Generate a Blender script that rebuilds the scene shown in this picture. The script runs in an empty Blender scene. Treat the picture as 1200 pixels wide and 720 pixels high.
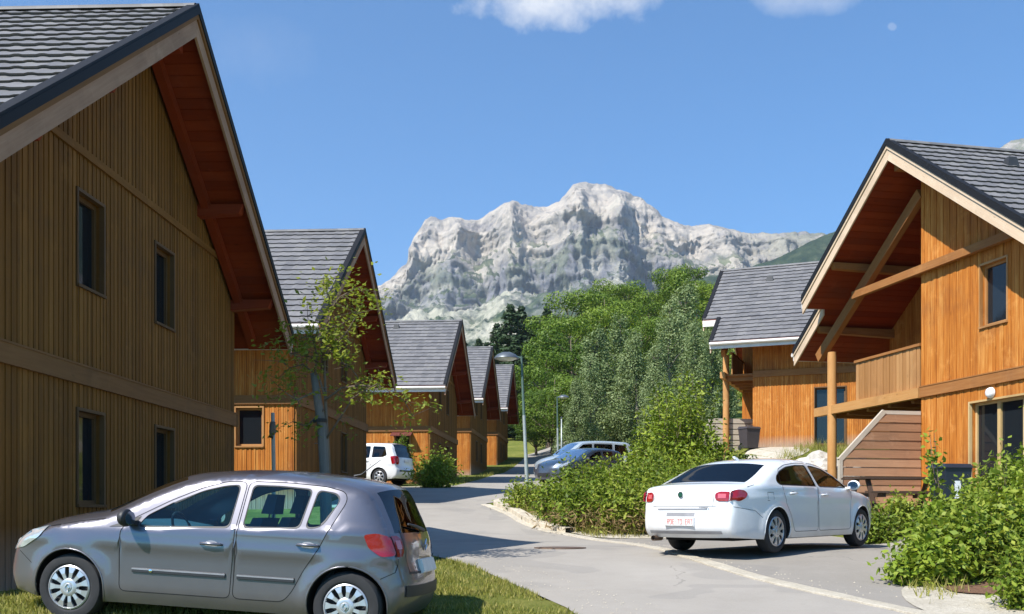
import bpy, bmesh, math, random
import numpy as np
from mathutils import Vector, Matrix, noise
from mathutils.geometry import delaunay_2d_cdt
R = math.radians
S = bpy.context.scene
C = S.collection
rng = np.random.default_rng(7)
random.seed(7)

# ---------------------------------------------------------------- camera (eye height is z = 0 of the world)
cam = bpy.data.cameras.new('camera'); camo = bpy.data.objects.new('camera', cam); C.objects.link(camo)
cam.sensor_width = 36; cam.lens = 35.1; cam.shift_y = 0.2
cam.clip_start = 0.1; cam.clip_end = 20000
camo.location = (0, 0, 0); camo.rotation_euler = (R(90), 0, 0)
S.camera = camo
# ---------------------------------------------------------------- sky, sun, exposure
SUN = Vector((0.645, 0.585, -1.0)).normalized()          # travelling direction of the light
sun_el = math.asin(-SUN.z); sun_az = math.atan2(-SUN.x, -SUN.y)
W = bpy.data.worlds.new('World'); S.world = W; W.use_nodes = True
nt = W.node_tree; nt.nodes.clear()
def N(nt, t, **k):
    n = nt.nodes.new(t)
    for a, v in k.items():
        if a.startswith('i_'):
            key = a[2:]
            key = int(key) if key.isdigit() else key.replace('_', ' ')
            n.inputs[key].default_value = v
        else: setattr(n, a, v)
    return n
def L(nt, a, b): nt.links.new(a, b)
sky = N(nt, 'ShaderNodeTexSky', sky_type='NISHITA', sun_disc=False, sun_elevation=sun_el, sun_rotation=sun_az,
        altitude=1100, air_density=1.0, dust_density=0.35, ozone_density=2.6)
out = N(nt, 'ShaderNodeOutputWorld'); bg = N(nt, 'ShaderNodeBackground'); bg.inputs[1].default_value = 0.088
tc = N(nt, 'ShaderNodeTexCoord'); sep = N(nt, 'ShaderNodeSeparateXYZ'); L(nt, tc.outputs['Generated'], sep.inputs[0])
def M(nt, op, a, b=None, c=None, clamp=False):
    n = nt.nodes.new('ShaderNodeMath'); n.operation = op; n.use_clamp = clamp
    for i, v in enumerate((a, b, c)):
        if v is None: continue
        if isinstance(v, (int, float)): n.inputs[i].default_value = v
        else: nt.links.new(v, n.inputs[i])
    return n.outputs[0]
# clouds live in the sky as directions: a high plane overhead, u = x/y and v = z/y of the direction
ym = M(nt, 'MAXIMUM', sep.outputs['Y'], 0.05)
su = M(nt, 'DIVIDE', sep.outputs['X'], ym); sv = M(nt, 'DIVIDE', sep.outputs['Z'], ym)
cn = N(nt, 'ShaderNodeTexNoise', i_Scale=9.0, i_Detail=8.0, i_Roughness=0.62); L(nt, tc.outputs['Generated'], cn.inputs['Vector'])
cn2 = N(nt, 'ShaderNodeTexNoise', i_Scale=30.0, i_Detail=6.0, i_Roughness=0.65); L(nt, tc.outputs['Generated'], cn2.inputs['Vector'])
def blob(cu, cv, ru, rv, str_, th, soft, nz, am):
    a = M(nt, 'POWER', M(nt, 'DIVIDE', M(nt, 'SUBTRACT', su, cu), ru), 2.0)
    b = M(nt, 'POWER', M(nt, 'DIVIDE', M(nt, 'SUBTRACT', sv, cv), rv), 2.0)
    d = M(nt, 'SUBTRACT', 1.0, M(nt, 'ADD', a, b))
    d = M(nt, 'ADD', d, M(nt, 'MULTIPLY', M(nt, 'SUBTRACT', nz, 0.5), am))
    return M(nt, 'MULTIPLY', M(nt, 'DIVIDE', M(nt, 'SUBTRACT', d, th), soft, clamp=True), str_)
nz = M(nt, 'ADD', M(nt, 'MULTIPLY', cn.outputs[0], 0.45), M(nt, 'MULTIPLY', cn2.outputs[0], 0.55))
m1 = blob(0.050, 0.535, 0.115, 0.058, 1.0, 0.05, 0.85, nz, 2.6)
m2 = blob(0.29, 0.522, 0.065, 0.028, 0.60, 0.0, 1.3, nz, 2.4)
m3 = blob(-0.27, 0.46, 0.09, 0.05, 0.10, 0.3, 1.2, nz, 2.6)
mm = blob(0.3805, 0.4855, 0.0050, 0.0044, 0.20, 0.45, 0.6, cn2.outputs[0], 5.5)
mask = M(nt, 'MAXIMUM', M(nt, 'MAXIMUM', m1, m2), M(nt, 'MAXIMUM', m3, mm), clamp=True)
mask = M(nt, 'MULTIPLY', mask, M(nt, 'GREATER_THAN', sep.outputs['Y'], 0.1))
hs = N(nt, 'ShaderNodeHueSaturation', i_Saturation=1.0, i_Value=1.0); L(nt, sky.outputs[0], hs.inputs['Color'])
mx = N(nt, 'ShaderNodeMix', data_type='RGBA'); L(nt, mask, mx.inputs[0]); tn = N(nt, 'ShaderNodeMix', data_type='RGBA', blend_type='MULTIPLY'); tn.inputs[0].default_value = 1; L(nt, hs.outputs[0], tn.inputs[6]); tn.inputs[7].default_value = (0.56, 1.14, 1.48, 1)
L(nt, tn.outputs[2], mx.inputs[6]); mx.inputs[7].default_value = (6.6, 6.9, 7.4, 1)
L(nt, mx.outputs[2], bg.inputs[0]); L(nt, bg.outputs[0], out.inputs[0])
sl = bpy.data.lights.new('sun', 'SUN'); sl.energy = 5.0; sl.angle = R(0.5); sl.color = (1.0, 0.955, 0.88)
so = bpy.data.objects.new('sun', sl); C.objects.link(so); so.location = (-20, -20, 30)
so.rotation_euler = SUN.to_track_quat('-Z', 'Y').to_euler()
S.view_settings.view_transform = 'Standard'; S.view_settings.look = 'None'; S.view_settings.gamma = 1
S.view_settings.exposure = 0.66
S.render.engine = 'CYCLES'
S.cycles.use_denoising = True; S.cycles.max_bounces = 7; S.cycles.diffuse_bounces = 3; S.cycles.transparent_max_bounces = 16
S.cycles.volume_bounces = 0

# ---------------------------------------------------------------- object helpers
def tag(o, label=None, cat=None, group=None, kind=None):
    if label: o['label'] = label
    if cat: o['category'] = cat
    if group: o['group'] = group
    if kind: o['kind'] = kind
    return o
def empty(name, loc=(0, 0, 0), rz=0, ry=0):
    o = bpy.data.objects.new(name, None); C.objects.link(o); o.location = loc; o.rotation_euler = (0, ry, rz)
    o.empty_display_size = 0.2
    return o
def copy_tree(o, parent=None):
    c = o.copy(); C.objects.link(c); c.parent = parent
    for ch in list(o.children): copy_tree(ch, c)
    return c

class MB:
    """collects faces with uvs and material slots, then links them as one mesh object"""
    def __init__(s): s.v = []; s.f = []; s.uv = []; s.m = []
    def face(s, pts, uv=None, m=0):
        i = len(s.v); s.v += [tuple(p) for p in pts]; s.f.append(tuple(range(i, i + len(pts)))); s.m.append(m)
        s.uv.append(uv if uv else [(p[0] + p[1], p[2]) for p in pts])
    def mesh(s, verts, faces, uvs=None, m=0):
        i = len(s.v); s.v += [tuple(p) for p in verts]
        for k, f in enumerate(faces):
            s.f.append(tuple(j + i for j in f)); s.m.append(m)
            s.uv.append(uvs[k] if uvs else [(verts[j][0] + verts[j][1], verts[j][2]) for j in f])
    def hexa(s, p, m=0, uvs=None):
        """p = 8 corners: bottom 0-3 counter-clockwise, top 4-7"""
        F = [(0, 3, 2, 1), (4, 5, 6, 7), (0, 1, 5, 4), (1, 2, 6, 5), (2, 3, 7, 6), (3, 0, 4, 7)]
        P = [Vector(q) for q in p]
        E = [(P[1] - P[0]).length, (P[3] - P[0]).length, (P[4] - P[0]).length]
        g = max(range(3), key=lambda k: E[k])
        co = [(0, 0, 0), (1, 0, 0), (1, 1, 0), (0, 1, 0), (0, 0, 1), (1, 0, 1), (1, 1, 1), (0, 1, 1)]
        off = random.random() * 7
        U = []
        for f in F:
            l = []
            for j in f:
                c = co[j]; o = [k for k in range(3) if k != g]
                l.append((c[o[0]] * E[o[0]] + c[o[1]] * E[o[1]] + off, c[g] * E[g] + off))
            U.append(l)
        s.mesh(P, F, U, m)
    def box(s, c, d, m=0, mat=None):
        x, y, z = c; a, b, e = d[0] / 2, d[1] / 2, d[2] / 2
        p = [Vector((x + i * a, y + j * b, z + k * e)) for k in (-1, 1) for i, j in ((-1, -1), (1, -1), (1, 1), (-1, 1))]
        if mat: p = [mat @ q for q in p]
        s.hexa(p, m)
    def bx(s, x0, x1, y0, y1, z0, z1, m=0): s.box(((x0 + x1) / 2, (y0 + y1) / 2, (z0 + z1) / 2), (x1 - x0, y1 - y0, z1 - z0), m)
    def beam(s, a, b, w, h, m=0, up=(0, 0, 1)):
        a = Vector(a); b = Vector(b); d = (b - a).normalized(); u = Vector(up)
        r = d.cross(u).normalized() * w / 2; u2 = r.cross(d).normalized() * h / 2
        p = [a - r - u2, a + r - u2, b + r - u2, b - r - u2, a - r + u2, a + r + u2, b + r + u2, b - r + u2]
        s.hexa(p, m)
    def tube(s, pts, rad, n=8, m=0, cap=True):
        P = [Vector(p) for p in pts]; rad = [rad] * len(P) if isinstance(rad, (int, float)) else rad
        V = []; F = []; ref = Vector((0.31, 0.2, 0.93))
        for i, p in enumerate(P):
            t = (P[min(i + 1, len(P) - 1)] - P[max(i - 1, 0)]).normalized()
            if abs(t.dot(ref)) > 0.95: ref = Vector((1, 0.1, 0))
            a = t.cross(ref).normalized(); b = t.cross(a)
            for k in range(n):
                w = 2 * math.pi * k / n; V.append(p + (a * math.cos(w) + b * math.sin(w)) * rad[i])
        for i in range(len(P) - 1):
            for k in range(n):
                F.append((i * n + k, i * n + (k + 1) % n, (i + 1) * n + (k + 1) % n, (i + 1) * n + k))
        if cap: F.append(tuple(range(n))[::-1]); F.append(tuple((len(P) - 1) * n + k for k in range(n)))
        s.mesh(V, F, None, m)
    def lathe(s, prof, n=24, m=0, mat=None, axis='z'):
        """prof = (radius, height) pairs"""
        V = []; F = []
        for r, h in prof:
            for k in range(n):
                w = 2 * math.pi * k / n
                p = Vector((r * math.cos(w), r * math.sin(w), h)) if axis == 'z' else Vector((r * math.cos(w), h, r * math.sin(w)))
                V.append(mat @ p if mat else p)
        for i in range(len(prof) - 1):
            for k in range(n): F.append((i * n + k, i * n + (k + 1) % n, (i + 1) * n + (k + 1) % n, (i + 1) * n + k))
        s.mesh(V, F, None, m)
    def build(s, name, mats, parent=None, smooth=False, angle=None):
        me = bpy.data.meshes.new(name); me.from_pydata(s.v, [], s.f)
        for mt in (mats if isinstance(mats, (list, tuple)) else [mats]): me.materials.append(mt)
        uvl = me.uv_layers.new(name='UVMap')
        flat = [c for u in s.uv for q in u for c in q]
        uvl.data.foreach_set('uv', flat)
        me.polygons.foreach_set('material_index', s.m)
        me.polygons.foreach_set('use_smooth', [bool(smooth)] * len(s.f))
        me.update()
        if smooth and angle: me.set_sharp_from_angle(angle=R(angle))
        o = bpy.data.objects.new(name, me); C.objects.link(o)
        if parent: o.parent = parent
        return o

# ---------------------------------------------------------------- materials
MT = {}
def new_mat(name):
    m = bpy.data.materials.new(name); m.use_nodes = True; t = m.node_tree
    b = t.nodes['Principled BSDF']; MT[name] = m
    return m, t, b
def ramp(t, fac, stops):
    r = t.nodes.new('ShaderNodeValToRGB'); e = r.color_ramp.elements
    e[0].position, e[0].color = stops[0][0], (*stops[0][1], 1); e[1].position, e[1].color = stops[-1][0], (*stops[-1][1], 1)
    for p, c in stops[1:-1]:
        q = e.new(p); q.color = (*c, 1)
    t.links.new(fac, r.inputs[0]); return r.outputs[0]
def mixc(t, f, a, b, bt='MIX'):
    m = t.nodes.new('ShaderNodeMix'); m.data_type = 'RGBA'; m.blend_type = bt
    for i, v in ((0, f), (6, a), (7, b)):
        if isinstance(v, (int, float)): m.inputs[i].default_value = v
        elif isinstance(v, tuple): m.inputs[i].default_value = (*v, 1)
        else: t.links.new(v, m.inputs[i])
    return m.outputs[2]
def tnoise(t, scale, detail=5, rough=0.6, vec=None, dist=0.0, coord='Object', stretch=None):
    n = N(t, 'ShaderNodeTexNoise'); n.inputs['Scale'].default_value = scale; n.inputs['Detail'].default_value = detail
    n.inputs['Roughness'].default_value = rough; n.inputs['Distortion'].default_value = dist
    if vec is None: vec = t.nodes.new('ShaderNodeTexCoord').outputs[coord]
    if stretch:
        mp = t.nodes.new('ShaderNodeMapping'); mp.inputs['Scale'].default_value = stretch; t.links.new(vec, mp.inputs[0]); vec = mp.outputs[0]
    t.links.new(vec, n.inputs['Vector']); return n.outputs[0]
def bump(t, b, h, strength=0.4, dist=0.01):
    n = N(t, 'ShaderNodeBump'); n.inputs['Strength'].default_value = strength; n.inputs['Distance'].default_value = dist
    t.links.new(h, n.inputs['Height']); t.links.new(n.outputs[0], b.inputs['Normal'])
def wood(name, ca, cb, cc, rough=0.75, grey=0.0, gw=.6):
    m, t, b = new_mat(name)
    uv = t.nodes.new('ShaderNodeTexCoord').outputs['UV']
    isl = t.nodes.new('ShaderNodeNewGeometry').outputs['Random Per Island']
    off = t.nodes.new('ShaderNodeCombineXYZ'); t.links.new(M(t, 'MULTIPLY', isl, 37.0), off.inputs[0]); t.links.new(M(t, 'MULTIPLY', isl, 91.0), off.inputs[1])
    av = t.nodes.new('ShaderNodeVectorMath'); av.operation = 'ADD'; t.links.new(uv, av.inputs[0]); t.links.new(off.outputs[0], av.inputs[1])
    g1 = tnoise(t, 1.0, 6, 0.65, av.outputs[0], 0.6, stretch=(26, 1.3, 1))
    g2 = tnoise(t, 1.0, 3, 0.5, av.outputs[0], 0.0, stretch=(3.0, 0.7, 1))
    kn = N(t, 'ShaderNodeTexVoronoi'); kn.inputs['Scale'].default_value = 1.0
    mp = t.nodes.new('ShaderNodeMapping'); mp.inputs['Scale'].default_value = (7, 2.2, 1); t.links.new(av.outputs[0], mp.inputs[0]); t.links.new(mp.outputs[0], kn.inputs['Vector'])
    knm = M(t, 'SUBTRACT', 1.0, M(t, 'DIVIDE', kn.outputs['Distance'], 0.13, clamp=True))
    f = M(t, 'ADD', M(t, 'MULTIPLY', g1, gw), M(t, 'MULTIPLY', isl, 1.0 - gw))
    col = ramp(t, f, [(0.22, ca), (0.5, cb), (0.8, cc)])
    col = mixc(t, M(t, 'MULTIPLY', g2, 0.35), col, tuple(x * 0.45 for x in ca))
    col = mixc(t, M(t, 'MULTIPLY', knm, 0.6), col, tuple(x * 0.35 for x in ca))
    ob = tnoise(t, 0.8, 5, 0.65); col = mixc(t, M(t, 'MULTIPLY', M(t, 'DIVIDE', M(t, 'SUBTRACT', ob, 0.50), 0.18, clamp=True), 0.38), col, tuple(x * 0.55 + 0.02 for x in ca))
    ob2 = tnoise(t, 1.7, 6, 0.7); col = mixc(t, M(t, 'MULTIPLY', M(t, 'DIVIDE', M(t, 'SUBTRACT', ob2, 0.57), 0.12, clamp=True), 0.22), col, tuple(min(1, x * 1.2 + 0.02) for x in cc))
    if grey:
        # weathered grey foot where rain splashes (a stain with a shape of its own, by height on the wall)
        s3 = t.nodes.new('ShaderNodeSeparateXYZ'); t.links.new(uv, s3.inputs[0])
        low = M(t, 'SUBTRACT', 1.0, M(t, 'DIVIDE', s3.outputs[1], grey, clamp=True))
        low = M(t, 'MULTIPLY', low, M(t, 'ADD', g1, 0.25), clamp=True)
        col = mixc(t, M(t, 'MULTIPLY', low, 0.8), col, (0.42, 0.36, 0.30))
    t.links.new(col, b.inputs['Base Color']); b.inputs['Roughness'].default_value = rough
    b.inputs['Specular IOR Level'].default_value = 0.25
    bump(t, b, g1, 0.35, 0.004)
    return m
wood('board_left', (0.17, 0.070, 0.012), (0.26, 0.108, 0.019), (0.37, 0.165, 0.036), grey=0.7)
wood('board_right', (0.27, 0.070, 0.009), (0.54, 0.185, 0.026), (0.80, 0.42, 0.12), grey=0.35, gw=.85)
wood('beam_wood', (0.25, 0.095, 0.026), (0.35, 0.145, 0.042), (0.45, 0.22, 0.08))
wood('post_wood', (0.42, 0.19, 0.06), (0.54, 0.27, 0.09), (0.62, 0.36, 0.15))
wood('trim_wood', (0.19, 0.08, 0.025), (0.26, 0.12, 0.04), (0.33, 0.165, 0.06))
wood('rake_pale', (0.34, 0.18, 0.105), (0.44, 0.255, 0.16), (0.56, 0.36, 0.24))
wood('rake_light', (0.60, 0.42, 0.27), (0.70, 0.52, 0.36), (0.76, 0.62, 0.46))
wood('soffit_red', (0.20, 0.027, 0.006), (0.27, 0.038, 0.008), (0.33, 0.055, 0.013), 0.6)
wood('frame_wood', (0.34, 0.16, 0.05), (0.45, 0.22, 0.08), (0.55, 0.30, 0.12), 0.5)
wood('pale_frame', (0.50, 0.33, 0.14), (0.62, 0.43, 0.20), (0.68, 0.52, 0.28), 0.5)
wood('dark_frame', (0.11, 0.055, 0.022), (0.15, 0.08, 0.033), (0.19, 0.10, 0.045), 0.6)
wood('screen_wood', (0.25, 0.135, 0.075), (0.38, 0.205, 0.115), (0.49, 0.295, 0.175))
wood('grey_wood', (0.40, 0.34, 0.27), (0.52, 0.45, 0.36), (0.62, 0.55, 0.46))
wood('table_dark', (0.05, 0.03, 0.02), (0.08, 0.05, 0.035), (0.11, 0.07, 0.05))
wood('bark', (0.12, 0.085, 0.06), (0.19, 0.14, 0.10), (0.26, 0.21, 0.16), 0.9)
wood('bark_grey', (0.12, 0.10, 0.085), (0.20, 0.175, 0.15), (0.30, 0.27, 0.24), 0.9)

def tile_mat():
    m, t, b = new_mat('roof_tile')
    uv = t.nodes.new('ShaderNodeTexCoord').outputs['UV']
    fl = t.nodes.new('ShaderNodeVectorMath'); fl.operation = 'FLOOR'
    mp = t.nodes.new('ShaderNodeMapping'); mp.inputs['Scale'].default_value = (1 / 0.30, 1 / 0.33, 1); t.links.new(uv, mp.inputs[0]); t.links.new(mp.outputs[0], fl.inputs[0])
    wn = N(t, 'ShaderNodeTexWhiteNoise'); t.links.new(fl.outputs[0], wn.inputs['Vector'])
    n = tnoise(t, 1.3, 6, 0.7)
    n2 = tnoise(t, 40, 4, 0.7)
    f = M(t, 'ADD', M(t, 'MULTIPLY', wn.outputs[0], 0.28), M(t, 'ADD', M(t, 'MULTIPLY', n, 0.5), M(t, 'MULTIPLY', n2, 0.22)))
    c = ramp(t, f, [(0.25, (0.12, 0.118, 0.122)), (0.5, (0.165, 0.160, 0.163)), (0.8, (0.225, 0.215, 0.21))])
    li = tnoise(t, 2.2, 7, 0.75); c = mixc(t, M(t, 'MULTIPLY', M(t, 'DIVIDE', M(t, 'SUBTRACT', li, 0.56), 0.10, clamp=True), 0.35), c, (0.27, 0.265, 0.22))
    li2 = tnoise(t, 0.5, 4, 0.6); c = mixc(t, M(t, 'MULTIPLY', M(t, 'DIVIDE', M(t, 'SUBTRACT', li2, 0.5), 0.2, clamp=True), 0.3), c, (0.10, 0.10, 0.105))
    t.links.new(c, b.inputs['Base Color']); b.inputs['Roughness'].default_value = 0.62; b.inputs['Specular IOR Level'].default_value = 0.35
    bump(t, b, n2, 0.3, 0.003)
tile_mat()
def plain(name, col, rough=0.5, metal=0.0, var=0.15, scale=6, coat=0.0, bmp=0.0, spec=0.5):
    m, t, b = new_mat(name)
    n = tnoise(t, scale, 5, 0.6)
    f = M(t, 'MULTIPLY', M(t, 'SUBTRACT', n, 0.3), 2.2, clamp=True)
    t.links.new(mixc(t, f, tuple(x * (1 - var) for x in col), tuple(min(1, x * (1 + var)) for x in col)), b.inputs['Base Color'])
    b.inputs['Roughness'].default_value = rough; b.inputs['Metallic'].default_value = metal; b.inputs['Coat Weight'].default_value = coat
    b.inputs['Specular IOR Level'].default_value = spec
    if bmp: bump(t, b, tnoise(t, scale * 8, 5, 0.7), bmp, 0.004)
    return m
plain('metal_dark', (0.012, 0.0115, 0.012), 0.6, 0.0, spec=0.25)
plain('gutter_pale', (0.72, 0.68, 0.62), 0.5, 0.0, 0.08)
plain('vent_dark', (0.03, 0.032, 0.036), 0.6)
plain('lamp_metal', (0.13, 0.15, 0.17), 0.45, 0.5)
plain('lamp_pole', (0.42, 0.46, 0.44), 0.45, 0.4)
plain('pole_green', (0.10, 0.16, 0.13), 0.5, 0.2)
plain('lamp_glass', (0.55, 0.58, 0.55), 0.15)
plain('white_glass', (0.85, 0.86, 0.88), 0.25)
plain('iron', (0.13, 0.085, 0.06), 0.7, 0.3, 0.3, 20)
plain('bin_blue', (0.018, 0.025, 0.04), 0.4)
plain('bin_dark', (0.05, 0.04, 0.04), 0.6)
plain('white_plastic', (0.75, 0.76, 0.78), 0.4)
plain('skylight_frame', (0.05, 0.05, 0.06), 0.4, 0.3)
plain('boulder', (0.50, 0.47, 0.42), 0.9, 0, 0.3, 3, 0, 0.8)
plain('kerb_stone', (0.50, 0.44, 0.345), 0.95, 0, 0.30, 5, 0, 0.6)
plain('plinth', (0.42, 0.40, 0.37), 0.9, 0, 0.15, 4, 0, 0.4)
plain('awning_red', (0.13, 0.028, 0.02), 0.8)
plain('tie_band', (0.03, 0.03, 0.03), 0.7)
m, t, b = new_mat('window_glass')
b.inputs['Base Color'].default_value = (0.012, 0.016, 0.02, 1); b.inputs['Roughness'].default_value = 0.05; b.inputs['Specular IOR Level'].default_value = 0.45
bump(t, b, tnoise(t, 1.5, 2, 0.5), 0.06, 0.05)
def asphalt():
    m, t, b = new_mat('asphalt')
    big = tnoise(t, 0.22, 5, 0.6); mid = tnoise(t, 1.7, 6, 0.7); fine = tnoise(t, 55, 3, 0.8)
    vo = N(t, 'ShaderNodeTexVoronoi'); vo.inputs['Scale'].default_value = 70
    t.links.new(t.nodes.new('ShaderNodeTexCoord').outputs['Object'], vo.inputs['Vector'])
    f = M(t, 'ADD', M(t, 'MULTIPLY', big, 0.45), M(t, 'ADD', M(t, 'MULTIPLY', mid, 0.3), M(t, 'MULTIPLY', fine, 0.3)))
    c = ramp(t, f, [(0.3, (0.255, 0.232, 0.202)), (0.52, (0.325, 0.298, 0.262)), (0.75, (0.395, 0.362, 0.320))])
    # patches and tar-sealed cracks
    cr = N(t, 'ShaderNodeTexVoronoi', feature='DISTANCE_TO_EDGE'); cr.inputs['Scale'].default_value = 0.33
    wv = t.nodes.new('ShaderNodeVectorMath'); wv.operation = 'ADD'
    nn = N(t, 'ShaderNodeTexNoise'); nn.inputs['Scale'].default_value = 1.2; nn.inputs['Detail'].default_value = 6
    t.links.new(t.nodes.new('ShaderNodeTexCoord').outputs['Object'], nn.inputs['Vector'])
    t.links.new(t.nodes.new('ShaderNodeTexCoord').outputs['Object'], wv.inputs[0]); t.links.new(nn.outputs['Color'], wv.inputs[1]); t.links.new(wv.outputs[0], cr.inputs['Vector'])
    crack = M(t, 'LESS_THAN', cr.outputs[0], 0.0035)
    crack = M(t, 'MULTIPLY', crack, M(t, 'GREATER_THAN', big, 0.52))
    c = mixc(t, M(t, 'MULTIPLY', crack, 0.35), c, (0.08, 0.075, 0.07))
    pt = tnoise(t, 0.5, 2, 0.4, None, 1.2); c = mixc(t, M(t, 'MULTIPLY', M(t, 'DIVIDE', M(t, 'SUBTRACT', pt, 0.56), 0.02, clamp=True), 0.22), c, (0.17, 0.165, 0.16))
    gr = tnoise(t, 6.0, 8, 0.85); c = mixc(t, M(t, 'MULTIPLY', M(t, 'DIVIDE', M(t, 'SUBTRACT', gr, 0.55), 0.15, clamp=True), 0.30), c, (0.40, 0.37, 0.32))
    vp = M(t, 'LESS_THAN', vo.outputs['Distance'], 0.16)
    c = mixc(t, M(t, 'MULTIPLY', vp, 0.6), c, (0.42, 0.40, 0.37))
    t.links.new(c, b.inputs['Base Color']); b.inputs['Roughness'].default_value = 0.9; b.inputs['Specular IOR Level'].default_value = 0.2
    bump(t, b, fine, 0.6, 0.006)
asphalt()
def ground_mat():
    m, t, b = new_mat('turf')
    big = tnoise(t, 0.35, 5, 0.6); mid = tnoise(t, 3, 6, 0.7); fine = tnoise(t, 40, 4, 0.8)
    f = M(t, 'ADD', M(t, 'MULTIPLY', big, 0.4), M(t, 'ADD', M(t, 'MULTIPLY', mid, 0.35), M(t, 'MULTIPLY', fine, 0.25)))
    c = ramp(t, f, [(0.32, (0.065, 0.095, 0.018)), (0.48, (0.14, 0.165, 0.032)), (0.58, (0.24, 0.235, 0.06)), (0.70, (0.40, 0.35, 0.17))])
    t.links.new(c, b.inputs['Base Color']); b.inputs['Roughness'].default_value = 1.0; b.inputs['Specular IOR Level'].default_value = 0.1
    bump(t, b, fine, 0.9, 0.04)
    m, t, b = new_mat('gravel')
    fine = tnoise(t, 28, 5, 0.8); mid = tnoise(t, 2.5, 5, 0.7)
    f = M(t, 'ADD', M(t, 'MULTIPLY', fine, 0.6), M(t, 'MULTIPLY', mid, 0.4))
    c = ramp(t, f, [(0.3, (0.30, 0.25, 0.18)), (0.5, (0.50, 0.45, 0.36)), (0.7, (0.68, 0.62, 0.52))])
    t.links.new(c, b.inputs['Base Color']); b.inputs['Roughness'].default_value = 1.0
    bump(t, b, fine, 1.0, 0.02)
    m, t, b = new_mat('mulch')
    fine = tnoise(t, 30, 5, 0.8)
    c = ramp(t, fine, [(0.3, (0.10, 0.045, 0.025)), (0.7, (0.30, 0.16, 0.09))])
    t.links.new(c, b.inputs['Base Color']); b.inputs['Roughness'].default_value = 1.0; bump(t, b, fine, 1.0, 0.03)
ground_mat()
def leaf_mat(name, dark, mid, light, trans=0.26, rough=0.55, nsc=0.9, ow=0.15, iw=0.45):
    m, t, b = new_mat(name)
    isl = t.nodes.new('ShaderNodeNewGeometry').outputs['Random Per Island']
    n = tnoise(t, nsc, 4, 0.6)
    orr = t.nodes.new('ShaderNodeObjectInfo').outputs['Random']
    f = M(t, 'ADD', M(t, 'MULTIPLY', isl, iw), M(t, 'ADD', M(t, 'MULTIPLY', n, 0.45), M(t, 'MULTIPLY', orr, ow)))
    c = ramp(t, f, [(0.2, dark), (0.5, mid), (0.85, light)])
    t.links.new(c, b.inputs['Base Color']); b.inputs['Roughness'].default_value = rough; b.inputs['Specular IOR Level'].default_value = 0.3
    tr = N(t, 'ShaderNodeBsdfTranslucent'); t.links.new(mixc(t, 1.0, c, (1.0, 1.0, 0.55), 'MULTIPLY'), tr.inputs[0])
    ms = N(t, 'ShaderNodeMixShader'); ms.inputs[0].default_value = trans
    o = t.nodes['Material Output']; t.links.new(b.outputs[0], ms.inputs[1]); t.links.new(tr.outputs[0], ms.inputs[2]); t.links.new(ms.outputs[0], o.inputs[0])
leaf_mat('leaf_bush', (0.060, 0.105, 0.010), (0.160, 0.235, 0.020), (0.36, 0.40, 0.06), .34, ow=.22)
leaf_mat('leaf_lime', (0.075, 0.125, 0.010), (0.19, 0.27, 0.020), (0.34, 0.39, 0.05))
leaf_mat('leaf_broad', (0.024, 0.058, 0.006), (0.090, 0.155, 0.010), (0.23, 0.30, 0.026), .18, nsc=.35, ow=.32, iw=.28)
leaf_mat('leaf_poplar', (0.095, 0.14, 0.045), (0.20, 0.26, 0.10), (0.33, 0.39, 0.18))
leaf_mat('leaf_pine', (0.016, 0.034, 0.012), (0.035, 0.065, 0.022), (0.065, 0.105, 0.04), 0.15)
leaf_mat('leaf_birch', (0.16, 0.20, 0.025), (0.28, 0.33, 0.05), (0.42, 0.45, 0.11), 0.5)
leaf_mat('grass_blade', (0.12, 0.15, 0.02), (0.27, 0.27, 0.05), (0.50, 0.43, 0.17), 0.35, 0.8)
leaf_mat('dry_stem', (0.16, 0.10, 0.05), (0.28, 0.19, 0.08), (0.40, 0.30, 0.15), 0.2, 0.8)

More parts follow.
